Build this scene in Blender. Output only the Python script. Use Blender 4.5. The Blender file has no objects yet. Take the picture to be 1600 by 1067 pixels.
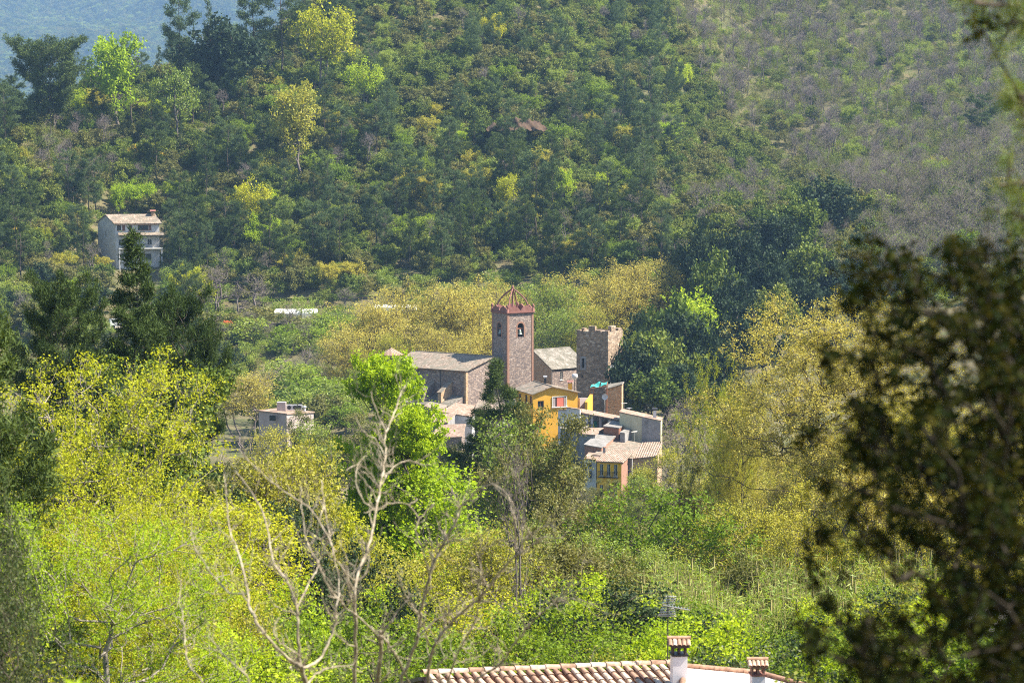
import bpy, math, random
import numpy as np
from mathutils import Vector
R = math.radians
D = bpy.data; SC = bpy.context.scene; COL = SC.collection
F = 3764.0; CAMZ = 50.0; PITCH = math.atan(333.5/F)

# ------------------------------------------------------------------ camera, sky, sun, exposure
cam_d = D.cameras.new('camera'); cam = D.objects.new('camera', cam_d); COL.objects.link(cam)
cam.location = (0, 0, CAMZ); cam.rotation_euler = (math.pi/2-PITCH, 0, 0)
cam_d.sensor_width = 36.0; cam_d.lens = 36.0*F/1600.0
cam_d.clip_start = 0.3; cam_d.clip_end = 12000
cam_d.dof.use_dof = True; cam_d.dof.focus_distance = 380; cam_d.dof.aperture_fstop = 3.1
SC.camera = cam
SUN_AZ, SUN_EL = R(90), R(50)          # azimuth clockwise from +Y
w = D.worlds.new('World'); SC.world = w; w.use_nodes = True
nt = w.node_tree; nt.nodes.clear()
sky = nt.nodes.new('ShaderNodeTexSky'); sky.sky_type = 'NISHITA'; sky.sun_disc = False
sky.sun_elevation = SUN_EL; sky.sun_rotation = SUN_AZ; sky.air_density = 1.2; sky.dust_density = 0.6; sky.ozone_density = 2.0
bg = nt.nodes.new('ShaderNodeBackground'); bg.inputs[1].default_value = 0.07
wo = nt.nodes.new('ShaderNodeOutputWorld')
nt.links.new(sky.outputs[0], bg.inputs[0]); nt.links.new(bg.outputs[0], wo.inputs[0])
sl = D.lights.new('sun', 'SUN'); sl.energy = 5.0; sl.angle = R(0.53); sl.color = (1.0, 0.93, 0.80)
sun = D.objects.new('sun', sl); COL.objects.link(sun); sun.location = (60, 20, 120)
sdir = Vector((math.cos(SUN_EL)*math.sin(SUN_AZ), math.cos(SUN_EL)*math.cos(SUN_AZ), math.sin(SUN_EL)))
sun.rotation_euler = sdir.to_track_quat('Z', 'Y').to_euler()
SC.view_settings.view_transform = 'Standard'; SC.view_settings.look = 'None'
SC.view_settings.gamma = 1.0; SC.view_settings.exposure = 1.78
SC.render.engine = 'CYCLES'
cy = SC.cycles; cy.max_bounces = 8; cy.diffuse_bounces = 3; cy.glossy_bounces = 2; cy.transmission_bounces = 4
cy.transparent_max_bounces = 8; cy.volume_bounces = 0; cy.use_denoising = False; cy.filter_width = 1.1; cy.caustics_reflective = False; cy.caustics_refractive = False
cy.sample_clamp_indirect = 4.0

# ------------------------------------------------------------------ helpers
def P(px, py, Y):
    cx, cy_ = (px-800)/F, (533.5-py)/F
    dy = math.cos(PITCH)+cy_*math.sin(PITCH); dz = -math.sin(PITCH)+cy_*math.cos(PITCH)
    t = Y/dy
    return Vector((cx*t, Y, CAMZ+dz*t))
def proj(x, y, z):
    d = y*math.cos(PITCH)-(z-CAMZ)*math.sin(PITCH); u = y*math.sin(PITCH)+(z-CAMZ)*math.cos(PITCH)
    return 800+F*x/d, 533.5-F*u/d
def tag(o, label=None, cat=None, group=None, kind=None):
    if label: o['label'] = label
    if cat: o['category'] = cat
    if group: o['group'] = group
    if kind: o['kind'] = kind
    return o
def empty(name, loc, rz=0.0):
    o = D.objects.new(name, None); COL.objects.link(o); o.location = loc; o.rotation_euler = (0, 0, rz)
    o.empty_display_size = 0.5
    return o
class Veg:                                   # numpy quads
    def __init__(s): s.V=[]; s.Fq=[]; s.R=[]; s.n=0
    def add(s, v, f, r=None):
        s.V.append(v); s.Fq.append(f+s.n); s.n += len(v)
        s.R.append(np.full(len(f), .5) if r is None else r)
    def segs(s, p0, p1, r0, r1, n=4):
        p0=np.asarray(p0,float); p1=np.asarray(p1,float)
        r0=np.broadcast_to(r0,(len(p0),)); r1=np.broadcast_to(r1,(len(p0),))
        d=p1-p0; L=np.linalg.norm(d,axis=1,keepdims=True)+1e-9; d=d/L
        a=np.where(np.abs(d[:,2:3])>.9,[[1.,0,0]],[[0,0,1.]])
        u=np.cross(d,a); u/=np.linalg.norm(u,axis=1,keepdims=True)+1e-9; v=np.cross(d,u)
        ang=np.arange(n)*2*math.pi/n
        ring=u[:,None,:]*np.cos(ang)[None,:,None]+v[:,None,:]*np.sin(ang)[None,:,None]
        A=p0[:,None,:]+ring*r0[:,None,None]; B=p1[:,None,:]+ring*r1[:,None,None]
        V=np.concatenate([A,B],1).reshape(-1,3)
        i=np.arange(n); j=(i+1)%n
        f=np.stack([i,j,j+n,i+n],1)[None]+(np.arange(len(p0))*2*n)[:,None,None]
        s.add(V,f.reshape(-1,4))
    def leaves(s, rng, c, L, W, up=.3, sun=0.0, T=None):
        n=len(c); N=rng.normal(size=(n,3)); N[:,2]+=up*2
        N/=np.linalg.norm(N,axis=1,keepdims=True)+1e-9
        t=rng.normal(size=(n,3)) if T is None else T+rng.normal(size=(n,3))*.25
        t-=N*(t*N).sum(1,keepdims=True) if T is None else 0
        t/=np.linalg.norm(t,axis=1,keepdims=True)+1e-9
        b=np.cross(N,t); b/=np.linalg.norm(b,axis=1,keepdims=True)+1e-9
        sc=rng.uniform(.6,1.3,(n,1)); l=t*L*.5*sc; q=b*W*.5*sc
        V=np.stack([c-l,c+q,c+l,c-q],1).reshape(-1,3)
        f=np.arange(4)[None]+(np.arange(n)*4)[:,None]
        s.add(V,f,rng.random(n))
    def mesh(s, name, mat=None, smooth=False):
        V=np.concatenate(s.V).astype(np.float32); Q=np.concatenate(s.Fq).astype(np.int32); r=np.concatenate(s.R).astype(np.float32)
        m=D.meshes.new(name); m.vertices.add(len(V)); m.vertices.foreach_set('co',V.ravel())
        m.loops.add(Q.size); m.loops.foreach_set('vertex_index',Q.ravel())
        m.polygons.add(len(Q)); m.polygons.foreach_set('loop_start',np.arange(0,Q.size,4,dtype=np.int32))
        m.polygons.foreach_set('loop_total',np.full(len(Q),4,dtype=np.int32))
        if smooth: m.polygons.foreach_set('use_smooth',np.ones(len(Q),dtype=bool))
        m.update(calc_edges=True)
        at=m.attributes.new('rnd','FLOAT','FACE'); at.data.foreach_set('value',r)
        if mat: m.materials.append(mat)
        return m
class MB:                                    # small hard-surface builder with uv
    def __init__(s): s.v=[]; s.f=[]; s.uv=[]
    def poly(s, pts, uv=None):
        i=len(s.v); s.v += [tuple(p) for p in pts]; s.f.append(list(range(i,i+len(pts))))
        s.uv.append(uv or [(0,0)]*len(pts))
    def box(s, c, d, rz=0.0, o=(0,0,0)):
        x,y,z=d[0]/2,d[1]/2,d[2]/2; ca,sa=math.cos(rz),math.sin(rz)
        def T(a,b,e): return (o[0]+c[0]+a*ca-b*sa, o[1]+c[1]+a*sa+b*ca, o[2]+c[2]+e)
        p=[T(-x,-y,-z),T(x,-y,-z),T(x,y,-z),T(-x,y,-z),T(-x,-y,z),T(x,-y,z),T(x,y,z),T(-x,y,z)]
        for q in ((0,3,2,1),(4,5,6,7),(0,1,5,4),(1,2,6,5),(2,3,7,6),(3,0,4,7)): s.poly([p[k] for k in q])
    def tube(s, pts, rad, n=8):
        pts=[Vector(p) for p in pts]; rads=rad if isinstance(rad,(list,tuple)) else [rad]*len(pts); rings=[]
        pu=None
        for k,p in enumerate(pts):
            d=(pts[min(k+1,len(pts)-1)]-pts[max(k-1,0)]).normalized()
            if pu is None: a=Vector((0,0,1)) if abs(d.z)<.9 else Vector((1,0,0)); u=d.cross(a).normalized()
            else: u=(pu-d*pu.dot(d)).normalized()
            pu=u; v=d.cross(u)
            i=len(s.v)
            for j in range(n):
                an=2*math.pi*j/n; s.v.append(tuple(p+(u*math.cos(an)+v*math.sin(an))*rads[k]))
            rings.append(i)
        for a,b in zip(rings,rings[1:]):
            for j in range(n):
                s.f.append([a+j,a+(j+1)%n,b+(j+1)%n,b+j]); s.uv.append([(0,0)]*4)
        for r in (rings[0],rings[-1]):
            s.f.append([r+j for j in range(n)]); s.uv.append([(0,0)]*n)
    def mesh(s, name, mat, smooth=False):
        m=D.meshes.new(name); m.from_pydata(s.v,[],s.f); ul=m.uv_layers.new(name='UVMap')
        k=0
        for f in s.uv:
            for c in f: ul.data[k].uv=c; k+=1
        if mat: m.materials.append(mat)
        if smooth:
            for p in m.polygons: p.use_smooth=True
        return m
    def build(s, name, mat, parent=None, smooth=False):
        o=D.objects.new(name,s.mesh(name,mat,smooth)); COL.objects.link(o)
        if parent: o.parent=parent
        return o
def obj(name, mesh, parent=None, loc=None):
    o=D.objects.new(name,mesh); COL.objects.link(o)
    if parent: o.parent=parent
    if loc is not None: o.location=loc
    return o

# ------------------------------------------------------------------ materials
def nodes(name):
    m=D.materials.new(name); m.use_nodes=True; t=m.node_tree; t.nodes.clear()
    return m,t,lambda k:t.nodes.new(k),t.links.new
def ramp(t, cols, pos=None):
    r=t.nodes.new('ShaderNodeValToRGB'); e=r.color_ramp.elements
    n=len(cols); pos=pos or [i/(n-1) for i in range(n)]
    while len(e)<n: e.new(.5)
    for i in range(n): e[i].position=pos[i]; e[i].color=(*cols[i],1)
    return r
def leaf_mat(name, cols, trans=.4, rough=.5, spec=.3, tcol=(1.15,1.1,.5), objvar=.5):
    m,t,N,L=nodes(name)
    at=N('ShaderNodeAttribute'); at.attribute_name='rnd'
    oi=N('ShaderNodeObjectInfo')
    mx=N('ShaderNodeMix'); mx.data_type='FLOAT'; mx.inputs[0].default_value=objvar
    L(at.outputs['Fac'],mx.inputs[2]); L(oi.outputs['Random'],mx.inputs[3])
    r=ramp(t,cols); L(mx.outputs[0],r.inputs[0])
    b=N('ShaderNodeBsdfPrincipled'); b.inputs['Roughness'].default_value=rough; b.inputs['Specular IOR Level'].default_value=spec
    L(r.outputs[0],b.inputs['Base Color'])
    tr=N('ShaderNodeBsdfTranslucent')
    mc=N('ShaderNodeMix'); mc.data_type='RGBA'; mc.blend_type='MULTIPLY'; mc.inputs[0].default_value=1; mc.inputs[7].default_value=(*tcol,1)
    L(r.outputs[0],mc.inputs[6]); L(mc.outputs[2],tr.inputs[0])
    ms=N('ShaderNodeMixShader'); ms.inputs[0].default_value=trans
    L(b.outputs[0],ms.inputs[1]); L(tr.outputs[0],ms.inputs[2])
    o=N('ShaderNodeOutputMaterial'); L(ms.outputs[0],o.inputs[0])
    return m
def noise_mat(name, cols, scale=1.0, rough=.9, bump=.0, detail=6, pos=None, bscale=None, stretch=(1,1,1), spec=.2, bdist=.05):
    m,t,N,L=nodes(name)
    tc=N('ShaderNodeTexCoord'); mp=N('ShaderNodeMapping'); mp.inputs['Scale'].default_value=stretch
    L(tc.outputs['Object'],mp.inputs[0])
    n=N('ShaderNodeTexNoise'); n.inputs['Scale'].default_value=scale; n.inputs['Detail'].default_value=detail; n.inputs['Roughness'].default_value=.65
    L(mp.outputs[0],n.inputs[0])
    r=ramp(t,cols,pos or [.3+.4*i/(len(cols)-1) for i in range(len(cols))]); L(n.outputs[0],r.inputs[0])
    b=N('ShaderNodeBsdfPrincipled'); b.inputs['Roughness'].default_value=rough; b.inputs['Specular IOR Level'].default_value=spec
    L(r.outputs[0],b.inputs['Base Color'])
    if bump:
        n2=N('ShaderNodeTexNoise'); n2.inputs['Scale'].default_value=bscale or scale*3; n2.inputs['Detail'].default_value=5; L(mp.outputs[0],n2.inputs[0])
        bp=N('ShaderNodeBump'); bp.inputs['Strength'].default_value=bump; bp.inputs['Distance'].default_value=bdist
        L(n2.outputs[0],bp.inputs['Height']); L(bp.outputs[0],b.inputs['Normal'])
    o=N('ShaderNodeOutputMaterial'); L(b.outputs[0],o.inputs[0])
    return m
def stone_mat(name, cols, mortar, size=.32):
    m,t,N,L=nodes(name)
    tc=N('ShaderNodeTexCoord'); mp=N('ShaderNodeMapping'); mp.inputs['Scale'].default_value=(1,1,1.5); L(tc.outputs['Object'],mp.inputs[0])
    v=N('ShaderNodeTexVoronoi'); v.inputs['Scale'].default_value=1/size; L(mp.outputs[0],v.inputs[0])
    sp=N('ShaderNodeSeparateColor'); L(v.outputs['Color'],sp.inputs[0])
    nz=N('ShaderNodeTexNoise'); nz.inputs['Scale'].default_value=.5; nz.inputs['Detail'].default_value=4; L(mp.outputs[0],nz.inputs[0])
    mf=N('ShaderNodeMix'); mf.data_type='FLOAT'; mf.inputs[0].default_value=.35; L(sp.outputs[0],mf.inputs[2]); L(nz.outputs[0],mf.inputs[3])
    r=ramp(t,cols); L(mf.outputs[0],r.inputs[0])
    e=N('ShaderNodeTexVoronoi'); e.feature='DISTANCE_TO_EDGE'; e.inputs['Scale'].default_value=1/size; L(mp.outputs[0],e.inputs[0])
    r2=ramp(t,[(0,0,0),(1,1,1)],[.02,.09]); L(e.outputs[0],r2.inputs[0])
    mx=N('ShaderNodeMix'); mx.data_type='RGBA'; L(r2.outputs[0],mx.inputs[0]); mx.inputs[6].default_value=(*mortar,1); L(r.outputs[0],mx.inputs[7])
    b=N('ShaderNodeBsdfPrincipled'); b.inputs['Roughness'].default_value=.9; L(mx.outputs[2],b.inputs['Base Color'])
    bp=N('ShaderNodeBump'); bp.inputs['Strength'].default_value=.7; bp.inputs['Distance'].default_value=.06; L(r2.outputs[0],bp.inputs['Height']); L(bp.outputs[0],b.inputs['Normal'])
    o=N('ShaderNodeOutputMaterial'); L(b.outputs[0],o.inputs[0]); return m
def tile_mat(name, cols, dirt, pitch=.24):
    m,t,N,L=nodes(name)
    uv=N('ShaderNodeUVMap'); 
    br=N('ShaderNodeTexBrick'); br.offset=0; br.inputs['Scale'].default_value=1; br.inputs['Brick Width'].default_value=pitch; br.inputs['Row Height'].default_value=.38
    br.inputs['Mortar Size'].default_value=.0; br.inputs['Color1'].default_value=(0,0,0,1); br.inputs['Color2'].default_value=(1,1,1,1)
    L(uv.outputs[0],br.inputs[0])
    r=ramp(t,cols); L(br.outputs[0],r.inputs[0])
    nz=N('ShaderNodeTexNoise'); nz.inputs['Scale'].default_value=.55; nz.inputs['Detail'].default_value=8; nz.inputs['Roughness'].default_value=.7; L(uv.outputs[0],nz.inputs[0])
    r3=ramp(t,[(0,0,0),(1,1,1)],[.42,.62]); L(nz.outputs[0],r3.inputs[0])
    mx=N('ShaderNodeMix'); mx.data_type='RGBA'; L(r3.outputs[0],mx.inputs[0]); L(r.outputs[0],mx.inputs[6]); mx.inputs[7].default_value=(*dirt,1)
    sp=N('ShaderNodeSeparateXYZ'); L(uv.outputs[0],sp.inputs[0])
    a=N('ShaderNodeMath'); a.operation='MULTIPLY'; a.inputs[1].default_value=2*math.pi/pitch; L(sp.outputs[0],a.inputs[0])
    s=N('ShaderNodeMath'); s.operation='SINE'; L(a.outputs[0],s.inputs[0])
    c=N('ShaderNodeMath'); c.operation='ABSOLUTE'; L(s.outputs[0],c.inputs[0])
    ad=N('ShaderNodeMath'); ad.operation='ADD'; L(s.outputs[0],ad.inputs[0]); L(r3.outputs[0],ad.inputs[1])
    b=N('ShaderNodeBsdfPrincipled'); b.inputs['Roughness'].default_value=.88; b.inputs['Specular IOR Level'].default_value=.2; L(mx.outputs[2],b.inputs['Base Color'])
    bp=N('ShaderNodeBump'); bp.inputs['Strength'].default_value=.8; bp.inputs['Distance'].default_value=.05; L(s.outputs[0],bp.inputs['Height']); L(bp.outputs[0],b.inputs['Normal'])
    o=N('ShaderNodeOutputMaterial'); L(b.outputs[0],o.inputs[0]); return m
def plain(name, col, rough=.7, metal=0.0, spec=.4):
    m,t,N,L=nodes(name); b=N('ShaderNodeBsdfPrincipled'); b.inputs['Base Color'].default_value=(*col,1)
    b.inputs['Roughness'].default_value=rough; b.inputs['Metallic'].default_value=metal; b.inputs['Specular IOR Level'].default_value=spec
    o=N('ShaderNodeOutputMaterial'); L(b.outputs[0],o.inputs[0]); return m

LM = {
 'oak':   leaf_mat('oak_leaf',[(.045,.080,.014),(.090,.135,.020),(.155,.19,.028),(.21,.22,.045)],.25,.65,.12),
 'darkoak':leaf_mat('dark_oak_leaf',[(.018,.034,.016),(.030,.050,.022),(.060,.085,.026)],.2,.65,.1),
 'olive': leaf_mat('olive_scrub_leaf',[(.10,.115,.03),(.155,.155,.04),(.22,.20,.06)],.3,.6,.2),
 'pine':  leaf_mat('pine_needle',[(.035,.060,.016),(.060,.090,.022),(.10,.135,.028)],.2,.6,.1),
 'bluepine':leaf_mat('pale_pine_needle',[(.055,.085,.035),(.080,.120,.045),(.12,.16,.05)],.25,.6,.1),
 'lime':  leaf_mat('lime_leaf',[(.22,.34,.012),(.32,.43,.018),(.44,.50,.03)],.45,.6,.15),
 'green': leaf_mat('fresh_green_leaf',[(.10,.17,.012),(.17,.25,.016),(.26,.33,.025)],.4,.6,.15),
 'yellow':leaf_mat('yellow_green_leaf',[(.24,.29,.012),(.38,.40,.016),(.54,.51,.025)],.42,.6,.15,(1.1,1.05,.6)),
 'gold':  leaf_mat('golden_leaf',[(.30,.27,.055),(.44,.39,.08),(.58,.51,.12)],.42,.6,.2,(1.1,1.0,.6)),
 'goldgreen':leaf_mat('gold_green_leaf',[(.26,.27,.03),(.38,.36,.045),(.50,.43,.06)],.42,.6,.2,(1.1,1.05,.6)),
 'palegreen':leaf_mat('pale_green_leaf',[(.14,.20,.03),(.21,.28,.04),(.30,.34,.05)],.42,.5,.3),
 'silver':leaf_mat('silvery_leaf',[(.03,.055,.015),(.06,.09,.022),(.16,.17,.07)],.25,.45,.22,objvar=.0),
 'brownbud':leaf_mat('brown_bud',[(.12,.10,.06),(.16,.16,.06),(.22,.26,.06)],.3,.7,.1),
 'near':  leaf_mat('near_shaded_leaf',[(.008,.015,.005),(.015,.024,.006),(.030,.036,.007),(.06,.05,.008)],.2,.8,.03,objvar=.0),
 'cane':  leaf_mat('cane_leaf',[(.13,.23,.03),(.21,.32,.035),(.36,.37,.09)],.42,.5,.3),
 'broom': leaf_mat('broom_flower',[(.45,.32,.02),(.60,.42,.02),(.3,.3,.03)],.4,.5,.3),
}
M = {
 'bark': noise_mat('bark',[(.05,.038,.030),(.12,.095,.075)],6,.9,.4,stretch=(1,1,.3)),
 'palebark': noise_mat('pale_bark',[(.16,.135,.11),(.30,.26,.21)],5,.85,.3,stretch=(1,1,.3)),
 'greybark': noise_mat('grey_bark',[(.10,.08,.075),(.20,.165,.15)],2,.9),
 'nearbark': noise_mat('pale_lichened_bark',[(.12,.10,.07),(.29,.235,.165),(.48,.42,.32)],9,.8,.5,stretch=(1,1,1),bdist=.01),
 'ground': noise_mat('forest_floor',[(.04,.05,.018),(.085,.085,.035),(.13,.105,.055),(.07,.10,.025)],.12,1,.6,bscale=1.2,bdist=.3),
 'hill': noise_mat('far_wooded_slope',[(.05,.065,.04),(.09,.10,.06)],.02,1,.5,bscale=.08,bdist=2),
 'earth': noise_mat('shaded_red_earth',[(.05,.032,.02),(.08,.048,.03),(.07,.055,.03)],.5,1,.6,bscale=1.5,bdist=.3),  # earth darkened so the bank's shade is part of its colour
 'path': noise_mat('pale_dirt',[(.26,.22,.16),(.38,.33,.25)],.8,1,.2),
 'grass': noise_mat('grass_strip',[(.14,.2,.04),(.26,.3,.06)],1.5,1,.4),
 'stone': stone_mat('rubble_stone',[(.085,.062,.055),(.19,.14,.125),(.31,.22,.17),(.46,.38,.34)],(.22,.18,.155)),
 'stonew': stone_mat('warm_rubble_stone',[(.26,.15,.08),(.42,.25,.13),(.50,.33,.19),(.56,.42,.3)],(.42,.32,.22)),
 'castle': stone_mat('castle_stone',[(.09,.06,.04),(.22,.15,.10),(.36,.25,.16),(.54,.46,.38)],(.22,.17,.125),.46),
 'brick': noise_mat('red_brick',[(.24,.13,.09),(.36,.20,.14)],3,.9,.3),
 'terra': noise_mat('terracotta_trim',[(.17,.07,.055),(.27,.13,.105)],2,.85),
 'tile': tile_mat('weathered_roof_tile',[(.17,.12,.085),(.27,.20,.15),(.38,.30,.24)],(.19,.17,.13)),
 'tilegrey': tile_mat('grey_roof_tile',[(.16,.14,.11),(.25,.22,.185),(.34,.30,.26)],(.13,.12,.09)),
 'tilered': tile_mat('warm_roof_tile',[(.24,.14,.095),(.35,.23,.17),(.46,.34,.27)],(.24,.18,.13)),
 'asb': tile_mat('corrugated_sheet',[(.26,.24,.22),(.34,.31,.29)],(.17,.16,.14),.18),
 'yellow': noise_mat('ochre_render',[(.58,.30,.03),(.70,.38,.05)],.6,.85),
 'yellow2': noise_mat('bright_ochre_render',[(.80,.42,.02),(.90,.50,.04)],.6,.85),
 'white': noise_mat('white_render',[(.44,.43,.43),(.62,.60,.59)],.7,.85),
 'cream': noise_mat('cream_render',[(.42,.38,.26),(.56,.51,.36)],.5,.9),
 'greyrender': noise_mat('grey_cement',[(.17,.165,.165),(.33,.31,.30)],.9,.95),
 'pink': noise_mat('pinkish_render',[(.34,.27,.25),(.44,.36,.33)],.6,.9),
 'glass': plain('dark_window_glass',(.03,.035,.045),.15,0,.6),
 'dark': plain('opening_shade',(.02,.02,.022),.9),  # near-black standing in for the shade inside openings
 'wood': noise_mat('brown_shutter',[(.20,.09,.055),(.28,.13,.08)],2,.7),
 'iron': plain('dark_iron',(.05,.05,.055),.5,.6),
 'alu': plain('aluminium',(.62,.60,.58),.4,.7),
 'bronze': plain('bell_bronze',(.22,.24,.20),.45,.8),
 'frame': plain('pale_frame',(.72,.68,.62),.6),
 'plastic': noise_mat('greenhouse_film',[(.72,.70,.66),(.85,.83,.80)],.8,.5),
 'teal': plain('teal_tarpaulin',(.04,.33,.28),.6),
 'red': plain('red_cloth',(.62,.16,.10),.8),
 'orange': plain('orange_netting',(.8,.2,.05),.8),
 'car': plain('white_car_paint',(.8,.8,.8),.25,0,.5),
 'rubber': plain('rubber',(.02,.02,.02),.8),
}

# ------------------------------------------------------------------ terrain
CX = [-400,0,200,400,560,800,1000,1200,1400,1600,2000]
near = {-60:60,0:48.2,15:44,30:40,60:31,90:27,120:23,160:16.5,220:6,300:-4,340:-5,380:0,410:0,440:-3,470:-5}
rows = {}
for y_,z_ in near.items(): rows[y_]=[z_]*11
rows[120]=[25,25,24,23,22,21,22,23,24,24,24]; rows[160]=[19,19,18,16,15,14,16,19,20,20,20]
rows[220]=[9,9,8,6,4,4,5,9,10,11,11]; rows[300]=[-2,-2,-3,-4,-5,-5,-4,-2,0,2,2]
rows[380]=[-2,-2,-3,-3,-1,0,1,1,2,4,4]; rows[410]=[-3,-3,-4,-4,-1,0,0,2,4,8,8]
rows[440]=[-3,-3,-4,-5,-4,-3,-1,6,8,12,12]
rows[470]=[-2,-3,-4,-4,-4,-4,1,13,14,17,17]
rows[490]=[2,2,2,2,1,2,6,18,18,20,20]; rows[510]=[9,9,9,9,8,9,13,22,22,26,26]
rows[500]=[6,6,6,6,5,5,9,20,20,23,23]; rows[510]=[9,9,7.6,7.2,6.6,9,13,22,22,26,26]; rows[524]=[15,13.5,10,8.2,8.2,12.5,18,25,25,30,30]; rows[530]=[18,16,11,12.9,13,14,20,27,26,32,32]; rows[560]=[38,34,19,22,22,23,28,30,32,38,38]
rows[600]=[42,51,42,38,37,37,37,25,34,42,42]; rows[650]=[35,47,61,60,57,55,48,30,36,48,48]
rows[700]=[20,36,58,68,80,76,66,46,48,56,56]; rows[750]=[10,20,50,71,97,96,84,61,62,66,66]
rows[850]=[0,5,15,40,120,130,115,93,92,97,100]; rows[1000]=[-5,0,0,10,130,170,160,142,142,146,150]
rows[1200]=[-10,-8,-5,0,120,190,195,190,190,190,190]
RY=sorted(rows); TZ=np.array([rows[k] for k in RY],float); RYa=np.array(RY,float); CXa=np.array(CX,float)
def sstep(t): return t*t*(3-2*t)
_r=np.random.default_rng(5); _ph=_r.uniform(0,6.28,(14,2)); _fr=_r.uniform(-1,1,(14,2)); 
def hnoise(x,y):
    s=0
    for k in range(14):
        wl=[70,55,45,38,30,26,22,19,16,14,12,10,9,8][k]; a=wl*.011
        f=_fr[k]/np.hypot(*_fr[k])*2*math.pi/wl
        s=s+a*np.sin(f[0]*x+f[1]*y+_ph[k][0])
    return s
def height(x,y):
    x=np.asarray(x,float); y=np.asarray(y,float)
    c=800+F*x/np.maximum(y,230)
    i=np.clip(np.searchsorted(RYa,y)-1,0,len(RYa)-2); v=np.clip((y-RYa[i])/(RYa[i+1]-RYa[i]),0,1)
    j=np.clip(np.searchsorted(CXa,c)-1,0,len(CXa)-2); u=sstep(np.clip((c-CXa[j])/(CXa[j+1]-CXa[j]),0,1))
    z=(TZ[i,j]*(1-u)+TZ[i,j+1]*u)*(1-v)+(TZ[i+1,j]*(1-u)+TZ[i+1,j+1]*u)*v
    amp=np.clip((y-530)/70,.08,1.0)
    return z+hnoise(x,y)*amp
def H(x,y): return float(height(x,y))
xs=np.arange(-560,561,4.0); ys=np.arange(-60,1205,4.0)
gx,gy=np.meshgrid(xs,ys); gz=height(gx,gy)
vg=Veg(); nx,ny=len(xs),len(ys)
ii=(np.arange(ny-1)[:,None]*nx+np.arange(nx-1)[None]).ravel()
vg.add(np.stack([gx,gy,gz],-1).reshape(-1,3),np.stack([ii,ii+1,ii+nx+1,ii+nx],1))
tag(obj('ground',vg.mesh('ground',M['ground'],True)),kind='structure')
# far mountains
def fheight(x,y):
    x=np.asarray(x,float); y=np.asarray(y,float)
    z=-30+(y-3640)*.25+75*np.sin(x/420+y/700)+38*np.sin(x/190-y/330+1)+20*np.sin(x/88+y/130)+10*np.sin(x/47-y/66+2)+5*np.sin(x/23+y/31)
    return np.maximum(z,-60)
xs=np.arange(-4200,4201,40.0); ys=np.arange(3400,6501,30.0)
gx,gy=np.meshgrid(xs,ys); gz=fheight(gx,gy)
vg=Veg(); nx,ny=len(xs),len(ys)
ii=(np.arange(ny-1)[:,None]*nx+np.arange(nx-1)[None]).ravel()
vg.add(np.stack([gx,gy,gz],-1).reshape(-1,3),np.stack([ii,ii+1,ii+nx+1,ii+nx],1))
tag(obj('distant_hills',vg.mesh('distant_hills',M['hill'],True)),kind='structure')

# ------------------------------------------------------------------ tree generators
def skeleton(rng, trunk, att, r_tip, power=.46, bend=.08, plen=.35):
    pos=[np.array(p,float) for p in trunk]; par=[-1]+list(range(len(trunk)-1))
    pl=[0.0]
    for k in range(1,len(trunk)): pl.append(pl[-1]+np.linalg.norm(pos[k]-pos[k-1])*.3)
    order=np.argsort([min(np.linalg.norm(a-t) for t in pos[len(trunk)//3:]) for a in att])
    tips=[]
    for k in order:
        a=att[k]; Pn=np.array(pos); d=np.linalg.norm(Pn-a,axis=1)
        c=d+plen*np.array(pl)+np.maximum(0,Pn[:,2]-a[2]+.25*d)*1.6
        q=int(np.argmin(c)); L=d[q]
        if L<.02: continue
        ns=2 if L<1.5 else 3; prev=q
        for s_ in range(1,ns+1):
            f=s_/ns; p=pos[q]*(1-f)+a*f
            if s_<ns: p=p+rng.normal(size=3)*bend*L+np.array([0,0,-.04*L])
            pos.append(p); par.append(prev); pl.append(pl[prev]+L/ns); prev=len(pos)-1
        tips.append(prev)
    n=len(pos); cnt=np.zeros(n)
    for t in tips: cnt[t]+=1
    for k in range(n-1,0,-1): cnt[par[k]]+=cnt[k]
    rad=r_tip*np.maximum(cnt,1)**power
    return np.array(pos),np.array(par),rad,np.array(tips)
def crown_points(rng, n, Hh, W, base, lobes, shell=.55, top=.5):
    cz=base+(Hh-base)*(1-top); out=[]
    lb=[]
    for k in range(lobes):
        a=rng.uniform(0,6.28); e=rng.uniform(-.55,1.0); rr=math.sqrt(max(0,1-e*e))*rng.uniform(.45,.8)
        lb.append((np.array([math.cos(a)*rr*W/2, math.sin(a)*rr*W/2, cz+e*(Hh-cz)*.72 if e>0 else cz+e*(cz-base)*.8]), rng.uniform(.22,.36)*W))
    while len(out)<n:
        c,r=lb[rng.integers(lobes)]
        d=rng.normal(size=3); d/=np.linalg.norm(d); d*=r*rng.uniform(shell,1.0)**.6
        d[2]*=.75; p=c+d
        if p[2]<Hh*1.0 and p[2]>base*.8: out.append(p)
    return np.array(out)
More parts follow.
